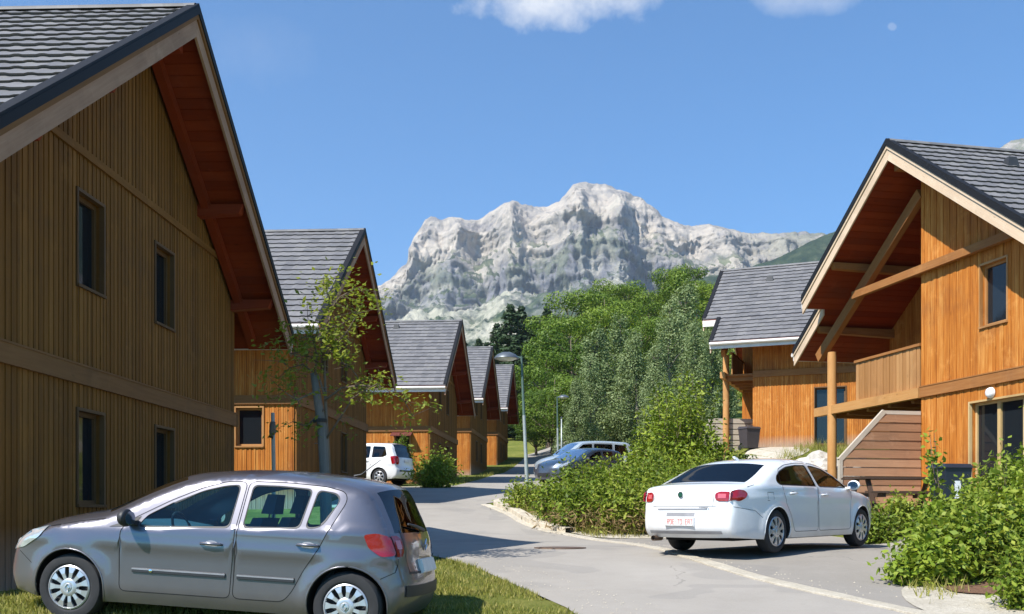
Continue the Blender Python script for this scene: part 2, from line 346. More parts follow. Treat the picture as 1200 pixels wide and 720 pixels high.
# ---------------------------------------------------------------- terrain
PY = np.array([-60, 0, 5, 8.5, 11, 13.5, 15, 17, 19.3, 21, 23, 26, 29, 33, 39, 43, 50, 57, 65, 70, 80, 100, 160, 300.0])
PZ = np.array([-2.6, -1.5, -1.3, -1.05, -.86, -.68, -.60, -.585, -.56, -.40, -.15, .22, .45, .70, 1.03, 1.22, 1.62, 2.1, 2.6, 2.9, 3.5, 4.6, 8, 15.0])
_ys = np.linspace(-60, 300, 3601); _zs = np.interp(_ys, PY, PZ); _k = np.hanning(21); _k /= _k.sum()
_zs = np.convolve(np.pad(_zs, 10, mode='edge'), _k, mode='valid')
def sst(x, a, b):
    t = np.clip((x - a) / (b - a), 0, 1); return t * t * (3 - 2 * t)
def g(x, y):
    x = np.asarray(x, float); y = np.asarray(y, float)
    z = np.interp(y, _ys, _zs)
    z = z + np.where(y < 12, np.clip((-x - 2.4) * 0.045, -0.03, 0.08), np.clip((-x - 2.4) * 0.045, -0.03, 0.08) * np.clip(1 - (y - 12) / 3, 0, 1))
    A = np.interp(y, [-20, 8, 12, 15, 18, 20, 22, 24.5, 26, 28, 31, 35, 42, 60, 90], [.1, .15, .3, .52, .56, .5, .27, .25, .5, .95, 1.25, 1.45, 1.4, 1.4, 1.0])
    z = z + A * sst(x, 6.4, 8.4)
    # gentle left lawns
    z = z - 0.22 * sst(-x, 2.6, 4.6) * sst(y, 10, 12.5) * (1 - sst(y, 17, 22))
    # valley side rising behind the hamlet
    r = x / np.maximum(y, 1)
    yy = np.maximum(y - 62, 0)
    far = yy * (0.045 + 0.125 * sst(r, 0.015, 0.12)) 
    far = np.where(yy > 180, far[()] if np.ndim(far) == 0 else far, far)
    z = z + np.where(y > 62, np.minimum(far, 60 + yy * 0.03), 0)
    z = np.where(y > 300, z + (y - 300) * 0.05, z)
    z = z + 0.025 * np.sin(x * 0.9 + 1.3) * np.sin(y * 0.7) * sst(np.abs(x + 0.5 - y * 0.02), 3.5, 7)
    return z
def gz(x, y): return float(g(x, y))

ROAD = [(2.2, -14), (4.6, 8.5), (4.35, 9.6), (4.15, 10.4), (4.6, 11.8), (5.7, 13.5), (7.1, 15.2), (7.2, 16.8), (6.7, 18.9), (6.2, 20.4), (5.0, 20.7), (3.4, 20.0), (1.75, 19.45),
        (1.1, 20.4), (.37, 21.7), (-.2, 24.3), (-.72, 25.7), (-.62, 26.3), (0.2, 27.2), (2.6, 28.2), (6.4, 28.5), (6.8, 36), (6.2, 47.5), (3.0, 49.5), (2.6, 57), (4.0, 70), (6, 92),
        (1.6, 92), (.4, 70), (-1.1, 57), (-2.1, 43), (-2.2, 37.5), (-9, 38.0), (-9, 34.6), (-3.9, 34.0), (-3.9, 25), (-3.6, 21), (-3.0, 17.5), (-1.6, 15.2), (-.64, 13.6), (0.0, 11.7), (.73, 9.5), (2.2, 0), (-1.5, -14)]
ROAD[0] = (9.5, -14); ROAD[1] = (5.3, 7.5)
def inpoly(px, py, poly):
    px = np.asarray(px, float); py = np.asarray(py, float); c = np.zeros(px.shape, bool); n = len(poly)
    for i in range(n):
        x1, y1 = poly[i]; x2, y2 = poly[(i + 1) % n]
        if y1 == y2: continue
        k = ((y1 > py) != (y2 > py)) & (px < (x2 - x1) * (py - y1) / (y2 - y1) + x1); c ^= k
    return c
def smooth_poly(p, it=2):
    for _ in range(it):
        q = []
        for i in range(len(p)):
            a = p[i]; b = p[(i + 1) % len(p)]
            q.append((a[0] * .75 + b[0] * .25, a[1] * .75 + b[1] * .25)); q.append((a[0] * .25 + b[0] * .75, a[1] * .25 + b[1] * .75))
        p = q
    return p
ROADS = smooth_poly(ROAD, 1)
def resamp(poly, step):
    o = []
    for i in range(len(poly)):
        a = Vector(poly[i]); b = Vector(poly[(i + 1) % len(poly)]); n = max(1, int((b - a).length / step))
        for k in range(n): o.append(tuple(a.lerp(b, k / n)))
    return o
def drape(name, poly, off, mat, step=0.5, bound=None):
    P = resamp(poly, step); pts = [Vector(p) for p in P]; n = len(P)
    xs = [p[0] for p in P]; ys = [p[1] for p in P]
    gx, gy = np.meshgrid(np.arange(min(xs), max(xs), step), np.arange(min(ys), max(ys), step))
    gx = gx.ravel(); gy = gy.ravel(); k = inpoly(gx, gy, P)
    pts += [Vector((a, b)) for a, b in zip(gx[k], gy[k])]
    v, e, f, *_ = delaunay_2d_cdt(pts, [], [list(range(n))], 1, 1e-4)
    X = np.array([[q.x, q.y] for q in v]); Z = g(X[:, 0], X[:, 1]) + off
    me = bpy.data.meshes.new(name); F = []
    for q in f:
        a = X[list(q)]; ar = sum(a[i][0] * a[(i + 1) % len(a)][1] - a[(i + 1) % len(a)][0] * a[i][1] for i in range(len(a)))
        F.append(tuple(q) if ar > 0 else tuple(q)[::-1])
    me.from_pydata([(a[0], a[1], z) for a, z in zip(X, Z)], [], F); me.materials.append(MT[mat])
    me.polygons.foreach_set('use_smooth', [True] * len(F)); me.update()
    o = bpy.data.objects.new(name, me); C.objects.link(o); return o
# one ground sheet, fine near the camera and coarse towards the horizon
def axis(fine0, fine1, fs, far0, far1, gr=1.12):
    a = list(np.arange(fine0, fine1 + fs / 2, fs)); st = fs; v = a[-1]
    while v < far1: st *= gr; v += st; a.append(v)
    st = fs; v = a[0]; pre = []
    while v > far0: st *= gr; v -= st; pre.append(v)
    return np.array(pre[::-1] + a)
ax = axis(-12, 14, 0.4, -6000, 6000); ay = axis(-2, 52, 0.4, -400, 9000)
GX, GY = np.meshgrid(ax, ay); GZ = g(GX, GY)
ins = inpoly(GX.ravel(), GY.ravel(), ROADS).reshape(GX.shape)
GZ = np.where(ins, GZ - 0.035, GZ)
nx = len(ax); ny = len(ay)
me = bpy.data.meshes.new('ground'); V = np.stack([GX, GY, GZ], -1).reshape(-1, 3)
I = np.arange(nx * ny).reshape(ny, nx); F = np.stack([I[:-1, :-1], I[:-1, 1:], I[1:, 1:], I[1:, :-1]], -1).reshape(-1, 4)
def np_mesh(me, V, F):
    me.vertices.add(len(V)); me.vertices.foreach_set('co', V.astype(np.float32).ravel())
    k = F.shape[1]; me.loops.add(len(F) * k); me.loops.foreach_set('vertex_index', F.astype(np.int32).ravel())
    me.polygons.add(len(F)); me.polygons.foreach_set('loop_start', np.arange(0, len(F) * k, k, dtype=np.int32))
    me.polygons.foreach_set('loop_total', np.full(len(F), k, np.int32)); me.update(calc_edges=True)
np_mesh(me, V, F); me.polygons.foreach_set('use_smooth', [True] * len(F)); me.materials.append(MT['turf'])
ground = bpy.data.objects.new('ground', me); C.objects.link(ground); tag(ground, kind='structure')
road = drape('road', ROADS, 0.0, 'asphalt', 0.45); tag(road, kind='structure')

def ribbon(name, pts, w, h, mat, off=0.0, n=8, jit=0.0):
    P = []
    for i in range(len(pts) - 1):
        a = Vector(pts[i]); b = Vector(pts[i + 1]); k = max(1, int((b - a).length / 0.25))
        for j in range(k): P.append(a.lerp(b, j / k))
    P.append(Vector(pts[-1]))
    for _ in range(n):
        P = [P[0]] + [(P[i - 1] + P[i] * 2 + P[i + 1]) / 4 for i in range(1, len(P) - 1)] + [P[-1]]
    V = []; F = []
    for i, p in enumerate(P):
        d = (P[min(i + 1, len(P) - 1)] - P[max(i - 1, 0)]).normalized(); nn = Vector((-d.y, d.x)); ww = w * (1 + jit * (random.random() - .5))
        for s_, hh in ((-1, -0.05), (-1, h), (-.85, h + .006), (.85, h + .006), (1, h), (1, -0.05)):
            q = p + nn * ww / 2 * s_; V.append((q.x, q.y, gz(q.x, q.y) + off + hh))
    for i in range(len(P) - 1):
        for k in range(5): F.append((i * 6 + k, i * 6 + k + 1, (i + 1) * 6 + k + 1, (i + 1) * 6 + k)[::-1])
    b = MB(); b.mesh(V, F); return b.build(name, MT[mat], None, False)
STONE = [(9.0, -3), (5.2, 6.5), (4.06, 9.5), (3.6, 10.5), (2.98, 12.1), (2.5, 14.3), (2.18, 17.6), (1.68, 19.4), (.95, 20.6), (.37, 21.7), (-.15, 24.2), (-.68, 25.7)]
tag(ribbon('pavement_edging', STONE, 0.22, 0.014, 'gravel', jit=.35), kind='structure')
# the raised kerb round the nose of the planted island
kb = ribbon('kerb', [(1.2, 20.55), (.55, 21.7), (.02, 24.3), (-.45, 25.7), (-.38, 26.1), (0.3, 26.85), (2.6, 27.9)], 0.24, 0.11, 'kerb_stone', n=3); tag(kb, kind='structure')
tag(drape('gravel_verge', smooth_poly([(1.75, 19.55), (1.2, 20.6), (.62, 21.7), (.15, 24.2), (-.3, 25.6), (.3, 26.4), (1.2, 25), (1.6, 22.2), (3.2, 20.4), (5.2, 19.9), (5.3, 19.3), (3.2, 19.6)]), 0.012, 'gravel', 0.3), kind='structure')
tag(drape('path', smooth_poly([(4.15, 9.2), (4.0, 10.2), (4.55, 11.7), (5.6, 12.3), (6.9, 12.0), (7.2, 9.2), (6.6, 7.6), (5.2, 7.4)]), 0.014, 'gravel', 0.25), kind='structure')
tag(drape('planting_bed', smooth_poly([(4.9, 10.75), (4.8, 11.2), (5.3, 12.0), (7.2, 12.4), (7.4, 11.2), (5.9, 10.75)]), 0.03, 'mulch', 0.25), kind='structure')
tag(drape('terrace_paving', [(7.0, 18.6), (8.9, 17.6), (9.2, 17.4), (9.2, 21.6), (7.2, 21.2)], 0.02, 'gravel', 0.4), kind='structure')
tag(drape('access_path', smooth_poly([(6.2, 29.2), (8.2, 29.0), (9.6, 32), (10.2, 34.6), (8.2, 34.9), (7.4, 32.5)]), 0.02, 'gravel', 0.4), kind='structure')
tag(drape('roadside_gravel', smooth_poly([(-3.9, 25), (-4.9, 25), (-4.7, 34), (-3.9, 34)]), 0.01, 'gravel', 0.4), kind='structure')
bay_m = MT['asphalt'].copy(); MT['asphalt_bay'] = bay_m
for nd in bay_m.node_tree.nodes:
    if nd.type == 'VALTORGB':
        for e_ in nd.color_ramp.elements: e_.color = tuple(c * .84 for c in e_.color[:3]) + (1,)
tag(drape('parking_bay', [(4.08, 9.9), (4.15, 10.4), (4.6, 11.8), (5.7, 13.5), (7.1, 15.2), (7.2, 16.8), (6.7, 18.9), (6.2, 20.3), (5.0, 20.55), (3.4, 19.95), (1.85, 19.42), (2.25, 17.6), (2.58, 14.3), (3.06, 12.1), (3.68, 10.5)], 0.006, 'asphalt_bay', 0.3), kind='structure')
# manhole cover let into the road
mh = empty('manhole_cover', (0.78, 16.2, gz(.78, 16.2) + .004)); tag(mh, 'rusty round iron manhole cover set in the grey asphalt of the road', 'manhole cover')
b = MB(); b.lathe([(0.001, .012), (.30, .012), (.31, .004), (.33, .004), (.33, -.02)], 32); b.build('cover_plate', MT['iron'], mh)
b = MB(); b.lathe([(.335, -.02), (.335, .010), (.42, .010), (.43, -.02)], 32); b.build('cover_frame', MT['iron'], mh)
HAZE = 0.000095
# ---------------------------------------------------------------- mountain range and green ridge
def rock_mat():
    m, t, b = new_mat('limestone')
    geo = t.nodes.new('ShaderNodeNewGeometry'); sn = t.nodes.new('ShaderNodeSeparateXYZ'); t.links.new(geo.outputs['Normal'], sn.inputs[0])
    sp = t.nodes.new('ShaderNodeSeparateXYZ'); t.links.new(geo.outputs['Position'], sp.inputs[0])
    pos = geo.outputs['Position']
    n1 = tnoise(t, 0.0045, 8, 0.66, pos); n2 = tnoise(t, 0.02, 8, 0.7, pos, 0.8, stretch=(1.0, 1.0, 0.7)); n3 = tnoise(t, 0.012, 6, 0.6, pos, 0.3, stretch=(0.25, 0.5, 3.0))
    f = M(t, 'ADD', M(t, 'MULTIPLY', n2, 0.55), M(t, 'MULTIPLY', n3, 0.45))
    rock = ramp(t, f, [(0.38, (0.26, 0.245, 0.245)), (0.46, (0.38, 0.35, 0.315)), (0.53, (0.50, 0.445, 0.38)), (0.62, (0.60, 0.54, 0.46))])
    lower = ramp(t, f, [(0.40, (0.13, 0.14, 0.165)), (0.50, (0.27, 0.265, 0.275)), (0.60, (0.50, 0.465, 0.42))])  # shade of the lower slopes put into the rock as dark blue-grey
    green = ramp(t, n2, [(0.40, (0.025, 0.05, 0.025)), (0.52, (0.06, 0.095, 0.04)), (0.62, (0.13, 0.16, 0.08))])
    scree = ramp(t, n2, [(0.35, (0.34, 0.345, 0.26)), (0.6, (0.56, 0.53, 0.42))])
    # height relative to the crest is stored on the sheet as uv.y ; scree fans on the lower, gentler third
    uvn = t.nodes.new('ShaderNodeSeparateXYZ'); t.links.new(t.nodes.new('ShaderNodeTexCoord').outputs['UV'], uvn.inputs[0])
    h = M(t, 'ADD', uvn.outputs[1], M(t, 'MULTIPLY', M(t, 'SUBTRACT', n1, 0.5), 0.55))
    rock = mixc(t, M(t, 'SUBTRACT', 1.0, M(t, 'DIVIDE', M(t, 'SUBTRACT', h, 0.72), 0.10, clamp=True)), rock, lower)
    fs = M(t, 'SUBTRACT', 1.0, M(t, 'DIVIDE', M(t, 'SUBTRACT', h, 0.56), 0.05, clamp=True))
    c = mixc(t, fs, rock, scree)
    # vegetation on ledges: gentle slopes and noise
    sl = M(t, 'DIVIDE', M(t, 'SUBTRACT', M(t, 'ADD', sn.outputs[2], M(t, 'MULTIPLY', M(t, 'SUBTRACT', n1, 0.5), 1.6)), 0.66), 0.12, clamp=True)
    sl = M(t, 'MULTIPLY', sl, M(t, 'SUBTRACT', 1.0, M(t, 'DIVIDE', M(t, 'SUBTRACT', uvn.outputs[1], 0.80), 0.08, clamp=True)))
    band = M(t, 'SUBTRACT', 1.0, M(t, 'DIVIDE', M(t, 'ABSOLUTE', M(t, 'SUBTRACT', h, 0.70)), 0.13, clamp=True))
    band = M(t, 'MULTIPLY', band, M(t, 'DIVIDE', M(t, 'SUBTRACT', n2, 0.46), 0.035, clamp=True))
    right = M(t, 'MULTIPLY', M(t, 'DIVIDE', M(t, 'SUBTRACT', sp.outputs[0], 480), 350, clamp=True), M(t, 'DIVIDE', M(t, 'SUBTRACT', n2, 0.40), 0.1, clamp=True))
    v = M(t, 'MAXIMUM', M(t, 'MULTIPLY', sl, 0.85), M(t, 'MAXIMUM', M(t, 'MULTIPLY', band, 0.65), M(t, 'MULTIPLY', right, 0.6)))
    low = M(t, 'MULTIPLY', M(t, 'DIVIDE', M(t, 'SUBTRACT', M(t, 'ADD', n1, 0.0), 0.52), 0.05, clamp=True), fs)
    v = M(t, 'MAXIMUM', M(t, 'MULTIPLY', v, M(t, 'SUBTRACT', 1.0, fs)), low)
    c = mixc(t, v, c, green)
    t.links.new(c, b.inputs['Base Color']); b.inputs['Roughness'].default_value = 1.0; b.inputs['Specular IOR Level'].default_value = 0.0
    bump(t, b, M(t, 'ADD', n2, M(t, 'MULTIPLY', tnoise(t, 0.07, 6, 0.7, pos), 0.5)), 1.0, 14.0)
    m, t, b = new_mat('alpine_green')
    pos = t.nodes.new('ShaderNodeNewGeometry').outputs['Position']
    n2 = tnoise(t, 0.03, 8, 0.75, pos)
    c = ramp(t, n2, [(0.38, (0.025, 0.05, 0.03)), (0.55, (0.055, 0.085, 0.045)), (0.7, (0.14, 0.15, 0.09))])
    t.links.new(c, b.inputs['Base Color']); b.inputs['Roughness'].default_value = 1.0; b.inputs['Specular IOR Level'].default_value = 0.0
    bump(t, b, n2, 1.0, 15.0)
rock_mat()
def range_sheet(name, crest, Yc, prof, mat, nu=800, nv=210, amp=1.0, back=500, x_pad=0):
    px = np.array([c[0] for c in crest], float); py = np.array([c[1] for c in crest], float)
    U = np.linspace(px[0], px[-1], nu); Zc = (600 - np.interp(U, px, py)) / 1170 * Yc; X = (U - 600) / 1170 * Yc
    pf = np.array(prof, float); vv = np.linspace(0, 1, nv)
    # spread samples by arc length of the profile
    seg = np.r_[0, np.cumsum(np.hypot(np.diff(pf[:, 0]), np.diff(pf[:, 1]) * 900))]; seg /= seg[-1]
    Yp = np.interp(vv, seg, pf[:, 0]); Zp = np.interp(vv, seg, pf[:, 1])
    V = []; UVv = []
    nb = 14
    for j in range(nv + nb):
        for i in range(nu):
            if j < nv: y = Yp[j]; h = Zp[j]
            else: q = (j - nv + 1) / nb; y = Yc + back * q; h = 1 - 0.55 * q
            x = X[i]; z = Zc[i] * h
            fade = min(1.0, max(0.0, (1 - h) * 9)) if j < nv else 0.3
            k = amp * (0.25 + 0.75 * fade) * (1.0 if h > .62 else max(.10, .10 + .90 * (h - .5) / .12))
            a = noise.fractal(Vector((x * .0042, y * 0.002, z * .0016)), 1.0, 2.1, 6) * 85 * k
            r_ = abs(noise.fractal(Vector((x * .011 + 5, y * .003, z * .0035)), 0.9, 2.2, 5)) * 34 * k + abs(noise.noise(Vector((x * .0075 + 2, 4, z * .0013)))) * 150 * k
            c_ = noise.fractal(Vector((x * .003 + 9, 3, z * .022)), 1.0, 2.0, 4) * 34 * k
            y = y + abs(noise.fractal(Vector((x * .042, y * .01, z * .020)), 0.8, 2.2, 3)) * 16 * k + (((z * .019 + .8 * noise.noise(Vector((x * .003, 1, 5)))) % 1.0) ** 2) * 7 * k * (1 if h > .6 else 0)
            gl_ = abs(noise.fractal(Vector((x * .034, 2, z * .006 + y * .004)), 0.9, 2.1, 4)) * 12 * k; y = y + gl_ * (1 if h > .5 else .3)
            zz = z + noise.fractal(Vector((x * .02, y * .01, 7)), 0.8, 2.2, 6) * (7 + 12 * fade) * amp * (1 if j < nv else 1)
            V.append((x + noise.noise(Vector((x * .01, 1, z * .01))) * 18 * k, y + a + r_ + c_, zz)); UVv.append((x / 1000, h))
    V = np.array(V); T = nv + nb; I = np.arange(nu * T).reshape(T, nu)
    F = np.stack([I[:-1, :-1], I[:-1, 1:], I[1:, 1:], I[1:, :-1]], -1).reshape(-1, 4)
    me = bpy.data.meshes.new(name); np_mesh(me, V, F)
    uv = me.uv_layers.new(name='UVMap'); UVv = np.array(UVv, np.float32); uv.data.foreach_set('uv', UVv[F.ravel()].ravel())
    me.materials.append(MT[mat]); me.update()
    o = bpy.data.objects.new(name, me); C.objects.link(o); tag(o, kind='structure'); return o
CREST = [(330, 372), (400, 352), (430, 342), (447, 334), (462, 322), (478, 306), (483, 283), (497, 256), (504, 251), (515, 254), (530, 252), (545, 256), (560, 256), (575, 247), (590, 239),
         (604, 235), (618, 239), (630, 241), (645, 241), (655, 237), (663, 227), (671, 215), (684, 211), (700, 209), (712, 211), (720, 216), (730, 221), (742, 228), (752, 230), (765, 239),
         (777, 251), (790, 257), (805, 262), (820, 262), (840, 265), (855, 270), (875, 271), (905, 272), (935, 270), (960, 272), (1000, 280), (1080, 230), (1150, 185), (1185, 165), (1215, 158), (1260, 175), (1400, 240)]
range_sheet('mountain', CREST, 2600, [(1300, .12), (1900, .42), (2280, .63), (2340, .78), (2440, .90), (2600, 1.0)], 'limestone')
range_sheet('hills', [(790, 330), (840, 322), (880, 312), (905, 304), (925, 297), (945, 284), (965, 276), (985, 268), (1030, 256), (1100, 235), (1300, 190)], 1900, [(1300, .1), (1500, .5), (1700, .8), (1900, 1.0)], 'alpine_green', 220, 60, 0.5)

# ---------------------------------------------------------------- chalets
PW = 0.058
PROU = [(0.018, 0.030)]
def planks(mb, u0, u1, zlo, zhi, openings, put, w=PW, thick=0.20, prou=None, m=0):
    prou = prou or PROU[0]
    """vertical boards from u0 to u1; put(u, z, d) -> point, d outward; openings are true holes"""
    cuts = set(np.round(np.arange(u0, u1, w), 4)) | {u1}
    for a, b_, *_ in openings: cuts |= {a, b_}
    cuts = sorted(c for c in cuts if u0 <= c <= u1); k = 0
    for a, b_ in zip(cuts[:-1], cuts[1:]):
        if b_ - a < 0.004: continue
        mid = (a + b_) / 2; iv = [(zlo, None)]
        ops = sorted([(o[2], o[3]) for o in openings if o[0] - 1e-6 <= mid <= o[1] + 1e-6])
        z = zlo; segs = []
        for oa, ob in ops: segs.append((z, z, oa, oa)); z = ob
        segs.append((z, z, zhi(a), zhi(b_)))
        k += 1; d = prou[k % 2] + random.uniform(-.002, .002); gp = 0.003
        for za, zb, ta, tb in segs:
            if max(ta - za, tb - zb) < 0.02: continue
            p = [put(a + gp, za, -thick), put(b_ - gp, zb, -thick), put(b_ - gp, zb, d), put(a + gp, za, d)]
            q = [put(a + gp, max(ta, za), -thick), put(b_ - gp, max(tb, zb), -thick), put(b_ - gp, max(tb, zb), d), put(a + gp, max(ta, za), d)]
            P = p + q; off = random.random() * 3
            F = [(0, 1, 2, 3), (7, 6, 5, 4), (3, 2, 6, 7), (2, 1, 5, 6), (0, 3, 7, 4), (1, 0, 4, 5)]
            uu = [(0, za), (.05, zb), (b_ - a, zb), (0, za), (0, ta), (.05, tb), (b_ - a, tb), (0, ta)]
            mb.mesh(P, F, [[(uu[j][0] + a, uu[j][1]) for j in f] for f in F], m)
def tiles(mb, x0, x1, ya, yb, sgn, ridge, slope, m=0, wave=True):
    """tile courses on one slope, |y| from ya (upper) to yb (lower)"""
    ca = 1 / math.hypot(1, slope); n = max(1, round((yb - ya) / ca / 0.33)); xs = np.arange(x0, x1 + 0.001, 0.05)
    if xs[-1] < x1 - .001: xs = np.append(xs, x1)
    ln = []
    for k in range(n):
        a = ya + (yb - ya) * k / n; b_ = ya + (yb - ya) * (k + 1) / n
        ln.append((a - (0.02 if k else 0), 0.0, k)); ln.append((b_, 0.033, k))
    ln.append((ln[-1][0], -0.03, n))
    V = []; F = []; U = []; nx = len(xs)
    nrm = (sgn * slope * ca, ca)
    for yv, h, k in ln:
        for x in xs:
            ph = (x / 0.30) % 1.0
            wv = 0.010 * max(0, math.sin(ph * 2 * math.pi)) - 0.004
            hh = h + wv + 0.003 * math.sin(x * 3.1 + k * 2.3); z = ridge - slope * yv
            V.append((x, sgn * yv + nrm[0] * hh, z + nrm[1] * hh))
    for j in range(len(ln) - 1):
        for i in range(nx - 1):
            q = (j * nx + i, j * nx + i + 1, (j + 1) * nx + i + 1, (j + 1) * nx + i)
            F.append(q if sgn < 0 else q[::-1])
            kk = ln[j][2] * .33 + .1; uvq = [(xs[i], kk), (xs[i + 1], kk), (xs[i + 1], kk + .05), (xs[i], kk + .05)]
            U.append(uvq if sgn < 0 else uvq[::-1])
    F = [f[::-1] for f in F]; U = [u[::-1] for u in U]
    mb.mesh(V, F, U, m)
def window(parent, u0, u1, z0, z1, put, frame, div=0, depth=0.10, pale=False, name='window'):
    fr = MB(); pn = MB(); w = 0.055
    def bar(a, b_, c, d, d0=-depth - .03, d1=-depth + .035):
        P = [put(a, c, d0), put(b_, c, d0), put(b_, c, d1), put(a, c, d1), put(a, d, d0), put(b_, d, d0), put(b_, d, d1), put(a, d, d1)]
        fr.hexa(P)
    bar(u0, u0 + w, z0, z1); bar(u1 - w, u1, z0, z1); bar(u0 + w, u1 - w, z0, z0 + w); bar(u0 + w, u1 - w, z1 - w, z1)
    for k in range(div):
        c = u0 + (u1 - u0) * (k + 1) / (div + 1); bar(c - .045, c + .045, z0 + w, z1 - w, -depth - .025, -depth + .045)
    # architrave around the opening, proud of the boards
    for a, b_, c, d in ((u0 - .035, u0 + .004, z0 - .035, z1 + .035), (u1 - .004, u1 + .035, z0 - .035, z1 + .035), (u0 + .004, u1 - .004, z1 - .004, z1 + .035)):
        bar(a, b_, c, d, -.02, .045)
    bar(u0 - .03, u1 + .03, z0 - .034, z0 + .003, -.08, .062)
    f = fr.build(name, MT[frame], parent)
    P = [put(u0 + w - .01, z0 + w - .01, -depth), put(u1 - w + .01, z0 + w - .01, -depth), put(u1 - w + .01, z1 - w + .01, -depth), put(u0 + w - .01, z1 - w + .01, -depth)]
    pn.face(P); Q = [p - (Vector(put(0, 0, 0)) - Vector(put(0, 0, -.012))) for p in map(Vector, P)]; pn.face(Q[::-1])
    pn.build('pane', MT['window_glass'], f)
    return f

